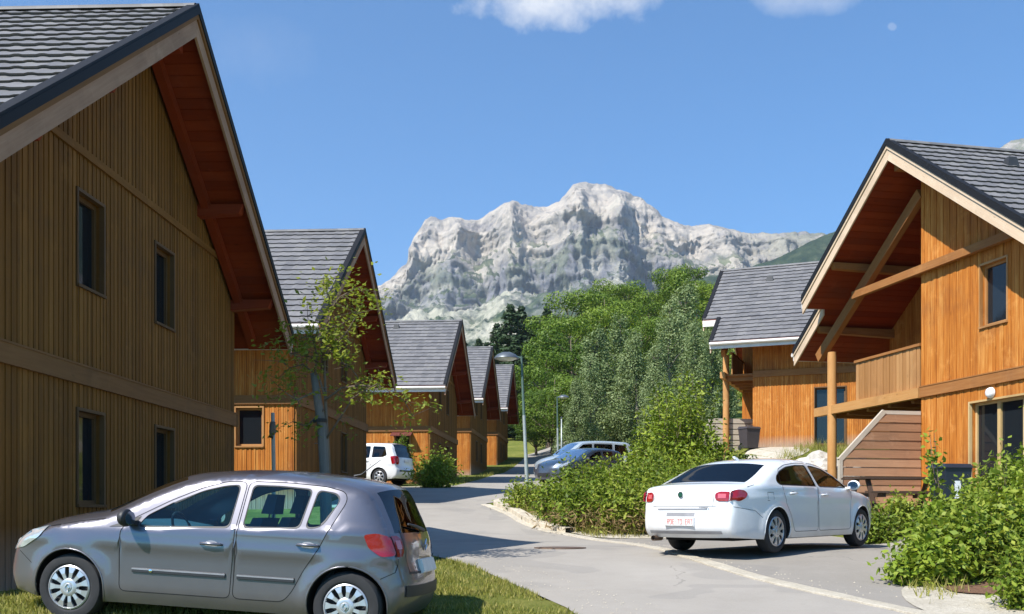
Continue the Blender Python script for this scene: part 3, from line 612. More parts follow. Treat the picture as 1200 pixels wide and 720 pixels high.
def chalet(name, loc, rz, board, right=False, ridge=7.95, slope=0.70, belt=2.53, Lh=9.0, recess=None, roofs=None, gable_windows=(), side_windows=(), doors=(), side=-1, half=4.29, vent=(-3.2, 1.6), soff='soffit_red'):
    root = empty(name, loc, rz); BM = MT[board]; PROU[0] = (.021, .029) if right else (.021, .030)
    T = 0.25
    zt = lambda u: ridge - slope * abs(u) - T - 0.03
    gput = lambda u, z, d: (d, u, z)                       # gable wall, plane x = 0
    sput = lambda s: (lambda u, z, d: (u, s * (half + d), z))
    yw = [(-half, half)]
    if recess:                                            # half of the gable stands back by `rd` metres
        rs, rd = recess
        main = (0, half) if rs < 0 else (-half, 0); rec = (-half, 0) if rs < 0 else (0, half)
    else: main = (-half, half); rec = None
    ops = [(a, b_, c, d) for a, b_, c, d in gable_windows] + [(a, b_, c, d) for a, b_, c, d, *_ in doors]
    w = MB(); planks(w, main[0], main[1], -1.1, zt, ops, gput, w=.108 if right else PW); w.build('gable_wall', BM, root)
    if rec:
        w = MB(); rput = lambda u, z, d: (d - rd, u, z); planks(w, rec[0], rec[1], -1.1, zt, [], rput); w.build('recessed_wall', BM, root)
        w = MB(); ip = (lambda u, z, d: (u, -d if rs < 0 else d, z)); planks(w, -rd, -.02, -1.1, lambda u: ridge - T - .1, [], ip, thick=.06); w.build('return_wall', BM, root)
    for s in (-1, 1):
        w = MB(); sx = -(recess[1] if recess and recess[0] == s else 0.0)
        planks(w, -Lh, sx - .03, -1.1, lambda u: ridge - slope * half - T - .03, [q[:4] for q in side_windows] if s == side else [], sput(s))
        w.build('side_wall', MT['board_right'], root)  # fresher orange than the left gables; colour also raised to look sunlit
    w = MB(); planks(w, -half, half, -1.1, zt, [], lambda u, z, d: (-Lh - d, u, z), w=.4, thick=.1); w.build('rear_wall', BM, root)
    # belt board at the upper floor and the slim board under the gable
    w = MB(); w.bx(.036, .075, main[0] - .0, main[1] + .0, belt - .11, belt + .11)
    w.bx(.036, .085, main[0], main[1], belt + .11, belt + .135)
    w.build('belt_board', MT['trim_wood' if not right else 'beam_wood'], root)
    for s in (-1, 1):
        w = MB()
        if recess and recess[0] == s: x1 = -recess[1]
        else: x1 = 0.075
        w.bx(-Lh, x1, min(s * (half + .036), s * (half + .075)), max(s * (half + .036), s * (half + .075)), belt - .11, belt + .11)
        w.build('belt_board', MT['trim_wood' if not right else 'beam_wood'], root)
    if not recess:
        w = MB(); hz = ridge - 2.65; yy = (ridge - T - .06 - hz) / slope; w.bx(.036, .065, -yy, yy, hz - .05, hz + .05); w.build('gable_board', MT['board_left'], root)
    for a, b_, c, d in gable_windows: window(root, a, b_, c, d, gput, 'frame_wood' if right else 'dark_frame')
    for q in side_windows: window(root, *q[:4], sput(side), q[4] if len(q) > 4 else 'frame_wood')
    for a, b_, c, d, dv in doors: window(root, a, b_, c, d, gput, 'pale_frame', dv, 0.13, name='glazed_door')
    # roof
    roofs = roofs or [(-1, 0, half + .98, .85), (1, 0, half + .98, .85)]
    tl = MB(); sf = MB(); rk = MB(); cp = MB(); GT = []; RK = []; CPS = []
    fas = 'rake_light' if right else 'trim_wood'
    for s, ya, yb, xo in roofs:
        tiles(tl, -Lh - .5, xo, ya + .02, yb, s, ridge, slope)
        z = lambda y, o: ridge - slope * y + o
        for (xa, xb) in ((-Lh - .48, xo - .04),):
            P = [(xa, s * ya, z(ya, -T)), (xb, s * ya, z(ya, -T)), (xb, s * yb, z(yb, -T)), (xa, s * yb, z(yb, -T)),
                 (xa, s * ya, z(ya, -.03)), (xb, s * ya, z(ya, -.03)), (xb, s * yb, z(yb, -.03)), (xa, s * yb, z(yb, -.03))]
            if s < 0: P = [P[1], P[0], P[3], P[2], P[5], P[4], P[7], P[6]]
            sf.hexa(P)
        # the soffit is boarded: battens across the rafters
        nb = int((yb - ya) / .15)
        for k in range(nb):
            y0 = ya + (yb - ya) * k / nb + .006; y1 = ya + (yb - ya) * (k + 1) / nb - .006
            P = [(-0.0 if not recess else -recess[1] if recess[0] == s else 0, s * y0, z(y0, -T - .018)), (xo - .045, s * y0, z(y0, -T - .018)), (xo - .045, s * y1, z(y1, -T - .018)), (0, s * y1, z(y1, -T - .018))]
            P[3] = (P[0][0], P[3][1], P[3][2]); Q = [(a, b_, c + .016) for a, b_, c in P]
            if s < 0: P = P[::-1]; Q = Q[::-1]
            sf.hexa(P + Q)
        # rake boards on both gable ends: pale lower board, narrow upper board, metal capping
        for xe, sg in ((xo, 1), (-Lh - .5, -1)):
            rk = MB(); cp = MB(); RK.append(rk); CPS.append(cp)
            def rb(mb, x0, x1, t0, t1, y0, y1, m=0):
                P = [(x0, s * y0, z(y0, t0)), (x1, s * y0, z(y0, t0)), (x1, s * y1, z(y1, t0)), (x0, s * y1, z(y1, t0)),
                     (x0, s * y0, z(y0, t1)), (x1, s * y0, z(y0, t1)), (x1, s * y1, z(y1, t1)), (x0, s * y1, z(y1, t1))]
                if s < 0: P = [P[1], P[0], P[3], P[2], P[5], P[4], P[7], P[6]]
                mb.hexa(P, m)
            x0, x1 = sorted((xe - sg * .04, xe - sg * .004))
            rb(rk, x0, x1, -.41, -.165, ya + .002, yb, 0)
            x0, x1 = sorted((xe - sg * .04, xe + sg * .022)); rb(rk, x0, x1, -.16, -.055, ya + .002, yb, 1)
            x0, x1 = sorted((xe - sg * .10, xe + sg * .035)); rb(cp, x0, x1, .025, .062, ya, yb)
            x0, x1 = sorted((xe + sg * .024, xe + sg * .040)); rb(cp, x0, x1, -.09, .025, ya, yb)
        if yb <= half - .3:
            ze = z(yb, 0); x0_ = [q[3] for q in roofs if q[0] == s and q[1] >= yb - .01][0]
            GT.append(MB()); GT[-1].bx(x0_ + .045, xo, min(s * (yb + .005), s * (yb + .035)), max(s * (yb + .005), s * (yb + .035)), ze - .27, ze - .05)
        if yb > half - .3:
            GT.append(MB()); gt = GT[-1]
            ze = z(yb, 0)
            gt.bx(-Lh - .5, xo + .0, min(s * (yb + .005), s * (yb + .035)), max(s * (yb + .005), s * (yb + .035)), ze - .27, ze - .10)
            gt.tube([(-Lh - .5, s * (yb + .10), ze - .10), (xo, s * (yb + .10), ze - .10)], .055, 10)
    tl.build('roof', MT['roof_tile'], root, True, 35); sf.build('soffit', MT[soff], root)
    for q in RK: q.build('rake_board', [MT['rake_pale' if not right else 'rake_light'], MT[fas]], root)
    for q in CPS: q.build('metal_capping', MT['metal_dark'], root)
    for q in GT: q.build('gutter', MT['gutter_pale'], root)
    b = MB(); xo = max(r[3] for r in roofs)
    b.mesh(*[(lambda n: ([( -Lh - .5 if k == 0 else xo, math.cos(a) * .11, ridge - .03 + math.sin(a) * .085) for k in (0, 1) for a in np.linspace(0, math.pi, n)], [(i, i + 1, n + i + 1, n + i) for i in range(n - 1)]))(9)][0])
    b.build('ridge_cap', MT['roof_tile'], root, True)
    if vent:
        vx, vy = vent; vz = ridge - slope * vy; s = side
        b = MB(); b.hexa([(vx - .14, s * vy - .12, vz + .02 - .08), (vx + .14, s * vy - .12, vz - .06), (vx + .14, s * vy + .12, vz - .06), (vx - .14, s * vy + .12, vz - .06),
                          (vx - .09, s * vy - .06, vz + .16), (vx + .09, s * vy - .06, vz + .16), (vx + .09, s * vy + .08, vz + .16), (vx - .09, s * vy + .08, vz + .16)])
        b.build('roof_vent', MT['vent_dark'], root)
    # purlins carrying the overhang and the rafter along the wall
    for s in (-1, 1):
        rr = [q for q in roofs if q[0] == s]
        for yp in (half - .12, 2.45):
            xo = [q[3] for q in rr if q[1] <= yp <= q[2]][0]
            x0 = -.3 if not (recess and recess[0] == s) else -recess[1]
            b = MB(); zz = ridge - slope * yp - T - .02
            b.hexa([(x0, s * yp - .09, zz - .27), (xo - .14, s * yp - .09, zz - .20), (xo - .14, s * yp + .09, zz - .20), (x0, s * yp + .09, zz - .27),
                    (x0, s * yp - .09, zz - .05 + (slope * .0)), (xo - .06, s * yp - .09, zz - .05), (xo - .06, s * yp + .09, zz - .05), (x0, s * yp + .09, zz - .05)])
            b.build('purlin', MT['beam_wood' if right else soff], root)
        b = MB(); ye = rr[-1][2] - .3; z = lambda y: ridge - slope * y - T - .10
        xr = .15
        if recess and recess[0] == s: continue
        b.beam((xr, s * .06, z(.06)), (xr, s * ye, z(ye)), .13, .17, up=(0, 0, 1)); b.build('rafter', MT['beam_wood' if right else soff], root)
    b = MB(); b.bx(-.3, .62, -.09, .09, ridge - T - .36, ridge - T - .12); b.build('ridge_beam', MT['beam_wood' if right else soff], root)
    return root
GW = [(-1.85, -1.14, 3.65, 4.80), (.58, 1.29, 3.65, 4.80), (-1.85, -1.14, .94, 2.10), (.58, 1.29, .94, 2.10)]
SW = [(-1.50, -.82, 1.38, 2.34)]
PO = dict(gable_windows=GW, side_windows=SW)
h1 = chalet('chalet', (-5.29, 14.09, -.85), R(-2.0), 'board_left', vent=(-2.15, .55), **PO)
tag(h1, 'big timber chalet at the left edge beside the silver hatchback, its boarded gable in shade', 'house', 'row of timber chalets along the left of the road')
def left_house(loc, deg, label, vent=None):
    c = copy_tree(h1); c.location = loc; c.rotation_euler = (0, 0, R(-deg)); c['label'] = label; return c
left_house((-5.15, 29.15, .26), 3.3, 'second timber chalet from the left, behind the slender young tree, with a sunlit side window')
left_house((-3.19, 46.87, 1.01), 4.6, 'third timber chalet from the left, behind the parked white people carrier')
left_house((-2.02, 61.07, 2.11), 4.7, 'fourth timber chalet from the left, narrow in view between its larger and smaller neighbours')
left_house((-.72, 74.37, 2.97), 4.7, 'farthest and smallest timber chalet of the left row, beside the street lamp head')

# right-hand chalet with terrace recess
h6 = chalet('chalet', (8.95, 21.78, .07), R(192.06), 'board_right', True, recess=(-1, 2.0), side=1, Lh=9.0,
            roofs=[(1, 0, 5.27, .85), (-1, 0, 3.73, .85), (-1, 3.73, 5.27, .27)],
            gable_windows=[(1.94, 2.70, 3.60, 4.82)], doors=[(1.62, 3.75, -.02, 2.12, 2)], vent=(-1.4, 1.0))
tag(h6, 'orange timber chalet on the right with an open balcony under its deep gable roof', 'house', 'timber chalets on the right of the road')
def recess_kit(h, hf, ridge, slope, s, rd, belt=2.53, post_h=4.0, collar=5.18, tie=True):
    """balcony, post, truss and tie beams in the recessed half of the gable; s = side of the recess"""
    b = MB(); b.bx(-rd, -.02, min(s * .12, s * hf), max(s * .12, s * hf), belt - .02, belt + .04)
    for k in range(5): 
        yb = s * (.5 + k * (hf - .7) / 4); b.bx(-rd, -.1, yb - .05, yb + .05, belt - .18, belt - .02)
    b.build('balcony_floor', MT['beam_wood'], h)
    b = MB(); b.beam((.0, s * .04, belt), (.0, s * (hf + .25), belt), .16, .22); b.build('balcony_beam', MT['post_wood'], h)
    y1 = hf * .62
    r = MB(); n = int((y1 - .1) / .125)
    for k in range(n):
        ya = .1 + (y1 - .1) * k / n; r.bx(-.035 + .0, -.008 + .006 * (k % 2), min(s * ya, s * (ya + .112)), max(s * ya, s * (ya + .112)), belt + .12, belt + 1.03)
    rl = r.build('balcony_railing', MT['frame_wood'], h)
    r = MB(); r.bx(-.06, .035, min(s * .05, s * (y1 + .03)), max(s * .05, s * (y1 + .03)), belt + 1.03, belt + 1.09); r.build('handrail', MT['beam_wood'], rl)
    if rd > 1.2:
        r = MB(); n = int(rd / .125)
        for k in range(n): xa = -rd + rd * k / n; r.bx(xa, xa + .112, min(s * (y1 - .02), s * (y1 + .01)), max(s * (y1 - .02), s * (y1 + .01)), belt + .12, belt + 1.03)
        r.build('railing_return', MT['screen_wood'], h)
    b = MB(); b.lathe([(.115, -1.2), (.115, post_h - .12), (.10, post_h), (.001, post_h)], 14, mat=Matrix.Translation((0, s * (hf - .52), 0))); b.build('post', MT['post_wood'], h, True, 40)
    T = .25; z = lambda y: ridge - slope * y - T - .42
    b = MB(); b.beam((-.02, s * .05, z(.05) - .35), (-.02, s * (hf + .15), post_h + .10 - .15), .15, .26); b.build('truss_chord', MT['beam_wood'], h)
    if tie:
        yr = (ridge - T - collar) / slope - .05
        b = MB(); e = -s * (yr - .15)
        b.beam((.12, s * 2.55, collar), (.12, e, collar), .12, .17); b.build('tie_beam', MT['beam_wood'], h)
recess_kit(h6, 4.29, 7.95, .70, -1, 2.0)
# lamp and roof window
b = MB(); b.lathe([(.001, .10), (.05, .095), (.085, .075), (.105, .04), (.11, .0)], 20, mat=Matrix.Translation((.04, 2.27, 2.33 - .07)) @ Matrix.Rotation(R(90), 4, 'Y')); b.build('wall_lamp', MT['white_glass'], h6, True)
b = MB(); y0 = 1.85; z0 = 7.95 - .7 * y0
b.hexa([(-2.6, 1.55, 7.95 - .7 * 1.55 + .03), (-1.75, 1.55, 7.95 - .7 * 1.55 + .03), (-1.75, 2.65, 7.95 - .7 * 2.65 + .03), (-2.6, 2.65, 7.95 - .7 * 2.65 + .03),
        (-2.6, 1.55, 7.95 - .7 * 1.55 + .13), (-1.75, 1.55, 7.95 - .7 * 1.55 + .13), (-1.75, 2.65, 7.95 - .7 * 2.65 + .13), (-2.6, 2.65, 7.95 - .7 * 2.65 + .13)])
sk = b.build('roof_window', MT['skylight_frame'], h6)
b = MB(); b.hexa([(-2.53, 1.63, 7.95 - .7 * 1.63 + .10), (-1.82, 1.63, 7.95 - .7 * 1.63 + .10), (-1.82, 2.57, 7.95 - .7 * 2.57 + .10), (-2.53, 2.57, 7.95 - .7 * 2.57 + .10),
        (-2.53, 1.63, 7.95 - .7 * 1.63 + .145), (-1.82, 1.63, 7.95 - .7 * 1.63 + .145), (-1.82, 2.57, 7.95 - .7 * 2.57 + .145), (-2.53, 2.57, 7.95 - .7 * 2.57 + .145)]); b.build('pane', MT['window_glass'], sk)

h7 = chalet('chalet', (9.17, 39.68, 2.33), R(158), 'board_right', True, ridge=7.31, recess=(1, 1.05), side=1, Lh=9.5,
            roofs=[(-1, 0, 5.27, .85), (1, 0, 3.73, .85), (1, 3.73, 5.27, .30)], side_windows=[(-4.15, -3.14, -.02, 1.95, 'dark_frame')], gable_windows=[(-2.7, -2.0, 3.4, 4.5)], vent=(-1.2, 1.1))
tag(h7, 'farther right timber chalet behind the boulders, its grey tiled roof stepped at the eave', 'house', 'timber chalets on the right of the road')
recess_kit(h7, 4.29, 7.31, .70, 1, 1.05, post_h=3.35, tie=False)

# privacy screen at the terrace of the right chalet
ps = empty('privacy_screen', (8.95, 21.78, gz(8.6, 21.6)), R(192.06)); tag(ps, 'low slatted screen of weathered horizontal boards with a sloping end beside the terrace', 'screen')
b = MB(); zt = 2.13 - gz(8.6, 21.6); nb = 12; hb = (zt + .2) / nb
for k in range(nb):
    z0 = -.2 + k * hb; z1 = z0 + hb - .008; full = 1.95; cut = 1.15
    def xe(z):
        f = (z - (zt - 1.0)) / 1.0
        return full if f < 0 else full - (full - .95) * f
    b.hexa([(.05, -.02, z0), (xe(z0), -.02, z0), (xe(z0), .03 + .004 * (k % 2), z0), (.05, .03 + .004 * (k % 2), z0), (.05, -.02, z1), (xe(z1), -.02, z1), (xe(z1), .018, z1), (.05, .018, z1)])
b.build('board_panel', MT['screen_wood'], ps)
b = MB(); b.beam((1.97, .0, -.3), (1.97, .0, zt - 1.0), .07, .09, up=(0, 1, 0)); b.beam((1.99, .0, zt - 1.03), (.93, .0, zt + .04), .07, .10); b.beam((.95, 0, zt + .02), (.05, 0, zt + .02), .05, .08); b.build('cap_rail', MT['grey_wood'], ps)
# ---------------------------------------------------------------- cars
def paint(name, col, metal, rough=0.28, coat=1.0):
    m, t, b = new_mat(name)
    b.inputs['Metallic'].default_value = metal; b.inputs['Roughness'].default_value = rough
    b.inputs['Coat Weight'].default_value = coat; b.inputs['Coat Roughness'].default_value = 0.04
    fl = tnoise(t, 900, 1, 0.5); dirt = tnoise(t, 3.0, 6, 0.7)
    c = mixc(t, M(t, 'MULTIPLY', fl, 0.25 if metal else 0.0), col, tuple(x * 0.7 for x in col))
    sp = t.nodes.new('ShaderNodeSeparateXYZ'); t.links.new(t.nodes.new('ShaderNodeTexCoord').outputs['Object'], sp.inputs[0])
    low = M(t, 'MULTIPLY', M(t, 'SUBTRACT', 1.0, M(t, 'DIVIDE', sp.outputs[2], 0.75, clamp=True)), M(t, 'MULTIPLY', dirt, 0.75))
    c = mixc(t, low, c, (0.26, 0.22, 0.17)); t.links.new(c, b.inputs['Base Color'])
    t.links.new(M(t, 'ADD', M(t, 'MULTIPLY', low, 0.6), rough), b.inputs['Roughness'])
    t.links.new(M(t, 'SUBTRACT', 1.0, low), b.inputs['Coat Weight'])
paint('paint_silver', (0.152, 0.147, 0.172), 0.60, 0.30)
paint('paint_white', (0.78, 0.79, 0.80), 0.0, 0.35)
paint('paint_pale', (0.42, 0.50, 0.56), 0.3, 0.3)
paint('paint_blue', (0.035, 0.06, 0.10), 0.3, 0.3)
plain('rubber', (0.022, 0.022, 0.024), 0.8, 0, 0.2, 15)
plain('black_plastic', (0.025, 0.026, 0.03), 0.55)
plain('well_black', (0.008, 0.008, 0.009), 0.9)
plain('hubcap_silver', (0.55, 0.56, 0.58), 0.32, 0.6, 0.05)
plain('chrome', (0.75, 0.76, 0.78), 0.12, 1.0, 0.02)
plain('seat_cloth', (0.035, 0.065, 0.09), 0.9)
plain('lamp_clear', (0.62, 0.66, 0.70), 0.08, 0.5, 0.1, 20, 1.0)
plain('badge_green', (0.02, 0.09, 0.06), 0.3)
plain('plate_white', (0.74, 0.72, 0.71), 0.4)
plain('plate_red', (0.62, 0.30, 0.28), 0.5)
plain('grey_trim', (0.30, 0.30, 0.32), 0.4, 0.2)
m, t, b = new_mat('lamp_red')
b.inputs['Base Color'].default_value = (0.30, 0.004, 0.008, 1); b.inputs['Roughness'].default_value = 0.12; b.inputs['Coat Weight'].default_value = 1; bump(t, b, tnoise(t, 60, 2, 0.5), 0.25, 0.004)
m, t, b = new_mat('lamp_pink')
b.inputs['Base Color'].default_value = (0.60, 0.12, 0.14, 1); b.inputs['Roughness'].default_value = 0.1; b.inputs['Coat Weight'].default_value = 1
def car_glass(name, tint, refl=1.0):
    m, t, b = new_mat(name); t.nodes.remove(b)
    tr = N(t, 'ShaderNodeBsdfTransparent'); tr.inputs[0].default_value = (*tint, 1)
    gl = N(t, 'ShaderNodeBsdfGlossy'); gl.inputs['Roughness'].default_value = 0.02; gl.inputs[0].default_value = (refl, refl, refl, 1)
    fr = N(t, 'ShaderNodeFresnel'); fr.inputs[0].default_value = 1.5
    ms = N(t, 'ShaderNodeMixShader'); t.links.new(fr.outputs[0], ms.inputs[0]); t.links.new(tr.outputs[0], ms.inputs[1]); t.links.new(gl.outputs[0], ms.inputs[2])
    t.links.new(ms.outputs[0], t.nodes['Material Output'].inputs[0])
car_glass('glass_teal', (0.58, 0.92, 1.0)); car_glass('glass_dark', (0.20, 0.24, 0.22)); car_glass('glass_privacy', (0.05, 0.08, 0.12), .13)  # teal tint also carries the sky reflection of the hatchback's windows

def cr(P, n):
    """Catmull-Rom through rows of numbers (last entry of a row = segment name)"""
    A = np.array([p[:-1] for p in P], float); out = []; nm = []
    for i in range(len(P) - 1):
        p0 = A[max(i - 1, 0)]; p1 = A[i]; p2 = A[i + 1]; p3 = A[min(i + 2, len(P) - 1)]
        for k in range(n):
            u = k / n
            out.append(0.5 * ((2 * p1) + (-p0 + p2) * u + (2 * p0 - 5 * p1 + 4 * p2 - p3) * u * u + (-p0 + 3 * p1 - 3 * p2 + p3) * u ** 3)); nm.append(P[i][-1])
    out.append(A[-1]); nm.append(P[-1][-1]); return np.array(out), nm
def round_poly(p, r, n=4):
    o = []
    for i in range(len(p)):
        a = Vector(p[i - 1]); b_ = Vector(p[i]); c = Vector(p[(i + 1) % len(p)])
        ra = min(r, (a - b_).length * .45); rc = min(r, (c - b_).length * .45)
        s_ = b_ + (a - b_).normalized() * ra; e = b_ + (c - b_).normalized() * rc
        for k in range(n + 1):
            u = k / n; o.append(tuple(s_ * (1 - u) ** 2 + b_ * 2 * u * (1 - u) + e * u * u))
    return o

def build_car(name, sp):
    root = empty(name); PM = MT[sp['paint']]; GM = MT[sp['glass']]
    O, seg = cr(sp['outline'], 5)                          # xo zo xc zc per row
    belt = sp['belt']; HW = sp['hw']; xf = sp['xf']; xr = sp['xr']; wr = sp['wr']; zs = sp['sill']; tum = sp['tumble']
    nose, tail = O[:, 0].max(), O[:, 0].min()
    OL = O[:, :2]
    A0 = OL[:-1]; B0 = OL[1:]; D0 = B0 - A0; DD = (D0 ** 2).sum(1) + 1e-12
    def dist(x, z):
        P = np.array([x, z]); u = np.clip(((P - A0) * D0).sum(1) / DD, 0, 1)
        return float(np.sqrt((((A0 + D0 * u[:, None]) - P) ** 2).sum(1)).min())
    rr = sp.get('round', 0.075)
    def Y0(x, z):
        w = HW
        q = max(0, (x - (nose - sp['ft'])) / sp['ft']); w -= sp['fn'] * q * q
        q = max(0, ((tail + sp['rt']) - x) / sp['rt']); w -= sp['rn'] * q * q
        b0 = belt(x)
        if z > b0: w -= tum * (z - b0) + 0.012
        else:
            w -= 0.035 * ((b0 - z) / b0) ** 2 * 0.6
            w -= 0.010 * math.exp(-((z - b0 + .10) / .05) ** 2) * 0 + 0
            if z < .36: w -= 0.05 * ((.36 - z) / .18) ** 2
            w += 0.012 * math.exp(-((z - sp['crease']) / .045) ** 2)
            for xw in (xf, xr):
                dd = math.hypot(x - xw, z - wr); w += 0.022 * math.exp(-((dd - wr - .06) / .06) ** 2)
        return w
    def Y(x, z):
        d = min(dist(x, z) / rr, 1.0); return Y0(x, z) - rr * (1 - math.sqrt(max(0, 1 - (1 - d) ** 2)))
    # ---- side shell by constrained triangulation
    ra = wr + sp.get('arch', .045); zb = zs
    loop = [tuple(p) for p in OL]
    def arc(xw):
        a0 = math.acos(max(-1, min(1, (zb - wr) / ra))) if abs(zb - wr) < ra else 0
        th0 = math.pi / 2 + a0                          # from rear side over the top to the front side
        return [(xw + ra * math.cos(w), wr + ra * math.sin(w)) for w in np.linspace(math.pi + math.asin((wr - zb) / ra), -math.asin((wr - zb) / ra), 26)]
    arcs = {}
    for xw in (xr, xf):
        arcs[xw] = arc(xw); loop += arcs[xw]
        if xw == xr: loop += [(xw2, zb) for xw2 in np.linspace(arcs[xw][-1][0] + .1, xf - ra - .1, 14)]
    wins = [round_poly(w, .05) for w in sp['windows']]; drs = [round_poly(d, .06) for d in sp['doors']]
    gx, gz_ = np.meshgrid(np.arange(tail, nose, .045), np.arange(.15, 1.8, .045))
    gx = gx.ravel() + .01; gz_ = gz_.ravel(); k = inpoly(gx, gz_, loop); pts = [Vector(p) for p in loop]
    gi = [Vector((a, c)) for a, c in zip(gx[k], gz_[k]) if dist(a, c) > .012]
    near = [(OL[i][0] + (-dz) * dd / ln, OL[i][1] + dx * dd / ln) for i in range(1, len(OL) - 1) for dx, dz in [(OL[i + 1] - OL[i - 1])] for ln in [math.hypot(dx, dz)] for dd in (.012, .03)]
    near = [Vector(q) for q in near if inpoly([q[0]], [q[1]], loop)[0]]
    n0 = len(pts); cons = [list(range(n0))]
    allp = pts
    for w in wins + drs:
        i = len(allp); allp = allp + [Vector(q) for q in w]; cons.append(list(range(i, i + len(w))))
    edges = [(c[i], c[(i + 1) % len(c)]) for c in cons for i in range(len(c))]
    allp = allp + gi + near
    v, e, f, *_ = delaunay_2d_cdt(allp, edges, [], 0, 1e-5)
    Vx = np.array([[q.x, q.y] for q in v]); Fc = np.array([[sum(Vx[j][0] for j in q) / len(q), sum(Vx[j][1] for j in q) / len(q)] for q in f])
    keep = inpoly(Fc[:, 0], Fc[:, 1], loop); inw = [inpoly(Fc[:, 0], Fc[:, 1], w) for w in wins]; ind = [inpoly(Fc[:, 0], Fc[:, 1], d) for d in drs]
    anyw = np.any(inw, axis=0)
    yv = [Y(a, c) for a, c in Vx]
    def shell(nm, sel, mat, s, off=0.0, parent=root):
        b = MB(); ids = {}; VV = []; FF = []
        for q, ok in zip(f, sel):
            if not ok: continue
            fc = []
            for j in q:
                if j not in ids: ids[j] = len(VV); VV.append((Vx[j][0], s * (yv[j] + off), Vx[j][1]))
                fc.append(ids[j])
            a, c, d = (Vector(VV[x]) for x in fc[:3]); nn = (c - a).cross(d - a)
            FF.append(tuple(fc) if nn.y * s > 0 else tuple(fc[::-1]))
        if not FF: return None
        b.mesh(VV, FF); return b.build(nm, mat, parent, True, 50)
    anyd = np.any(ind, axis=0)
    body = MB(); bm_i = []
    for s in (-1, 1):
        shell('side_panel', keep & ~anyw & ~anyd, PM, s)
        dd = []
        for d, sel in zip(sp['doors'], ind):
            dd.append(shell('door', keep & sel & ~anyw, PM, s))
        for wi, sel in enumerate(inw):
            par = dd[sp['win_door'][wi]] if sp['win_door'][wi] is not None and dd[sp['win_door'][wi]] else root
            shell('side_window', sel, GM, s, -.006, par)
            b = MB(); w = wins[wi]
            for i in range(len(w)):
                p, q = w[i], w[(i + 1) % len(w)]
                b.face([(p[0], s * (Y(*p) + .003), p[1]), (q[0], s * (Y(*q) + .003), q[1]), (q[0], s * (Y(*q) - .016), q[1]), (p[0], s * (Y(*p) - .016), p[1])])
            cxy = np.mean(w, axis=0)
            for i in range(len(w)):
                p, q = w[i], w[(i + 1) % len(w)]; sh = lambda r: (r[0] + (cxy[0] - r[0]) * .0 + np.sign(cxy[0] - r[0]) * .010, r[1] + np.sign(cxy[1] - r[1]) * .012)
                p2, q2 = sh(p), sh(q)
                b.face([(p[0], s * (Y(*p) + .003), p[1]), (q[0], s * (Y(*q) + .003), q[1]), (q2[0], s * (Y(*q2) + .001), q2[1]), (p2[0], s * (Y(*p2) + .001), p2[1])])
            b.build('window_seal', MT['black_plastic'], par)
        b = MB()                                          # door gaps: thin recessed-looking rubber lines
        for d in drs:
            for i in range(len(d)):
                p, q = Vector(d[i]), Vector(d[(i + 1) % len(d)]); t_ = (q - p)
                if t_.length < 1e-5 or (inpoly([(p.x + q.x) / 2], [(p.y + q.y) / 2], [tuple(x) for x in wins[0]])[0]): continue
                nn = Vector((-t_.y, t_.x)).normalized() * .0035; kk = max(1, int(t_.length / .05))
                for j in range(kk):
                    a, c = p.lerp(q, j / kk), p.lerp(q, (j + 1) / kk)
                    b.face([(r_.x, s * (Y(r_.x, r_.y) + .0012), r_.y) for r_ in (a - nn, c - nn, c + nn, a + nn)])
        b.build('door_seam', MT['well_black'], root)
        for xw in (xr, xf):                               # wheel arch liners and lips
            b = MB(); A = arcs[xw]
            for i in range(len(A) - 1):
                p, q = A[i], A[i + 1]
                b.face([(p[0], s * Y(*p), p[1]), (q[0], s * Y(*q), q[1]), (q[0], s * (HW - .30), q[1]), (p[0], s * (HW - .30), p[1])])
            b.face([(p[0], s * (HW - .30), p[1]) for p in A])
            b.build('wheel_arch', MT['well_black'], root)
            b = MB(); b.tube([(p[0], s * (Y(*p) - .002), p[1]) for p in arcs[xw]], .009, 6)
            b.build('arch_lip', PM, root, True)
    # ---- shell across the car: bumpers, bonnet, roof, tail
    ts = np.array(sorted(set(list(np.linspace(-1, 1, 25)) + [-.97, .97, -.90, .90, -.55, .55]))); pw = sp.get('pow', 2.6)
    Ye = np.array([Y(*p) for p in OL])
    def P3(i, t_):
        i = float(np.clip(i, 0, len(O) - 1)); k0 = int(min(i, len(O) - 2)); u = i - k0; o = O[k0] * (1 - u) + O[k0 + 1] * u; ye = Ye[k0] * (1 - u) + Ye[k0 + 1] * u
        c = 1 - abs(t_) ** pw; return Vector((o[0] + (o[2] - o[0]) * c, ye * t_, o[1] + (o[3] - o[1]) * c))
    def patch(i0, i1, t0, t1, off=0.0, ni=None, nt_=10):
        ii = np.linspace(i0, i1, ni or max(2, int((i1 - i0)) + 1)); tt = np.linspace(t0, t1, nt_); VV = []; FF = []
        for a in ii:
            for c in tt:
                p = P3(a, c)
                if off:
                    n_ = (P3(a + .2, c) - P3(a - .2, c)).cross(P3(a, min(1, c + .02)) - P3(a, max(-1, c - .02)))
                    n_.normalize(); cen = Vector((0, 0, .7)); n_ = n_ if n_.dot(p - cen) > 0 else -n_
                    p = p + n_ * off
                VV.append(p)
        m_ = len(tt)
        for a in range(len(ii) - 1):
            for c in range(m_ - 1): FF.append((a * m_ + c, (a + 1) * m_ + c, (a + 1) * m_ + c + 1, a * m_ + c + 1))
        return VV, FF
    groups = {}
    for i in range(len(O) - 1):
        for a, c in zip(ts[:-1], ts[1:]):
            lim = sp['glass_t'].get(seg[i]); inside = lim and abs((a + c) / 2) < lim
            key = seg[i] if (seg[i] not in sp['glass_t'] or inside) else ('pillar', seg[i], a > 0)
            groups.setdefault(key, []).append((i, a, c))
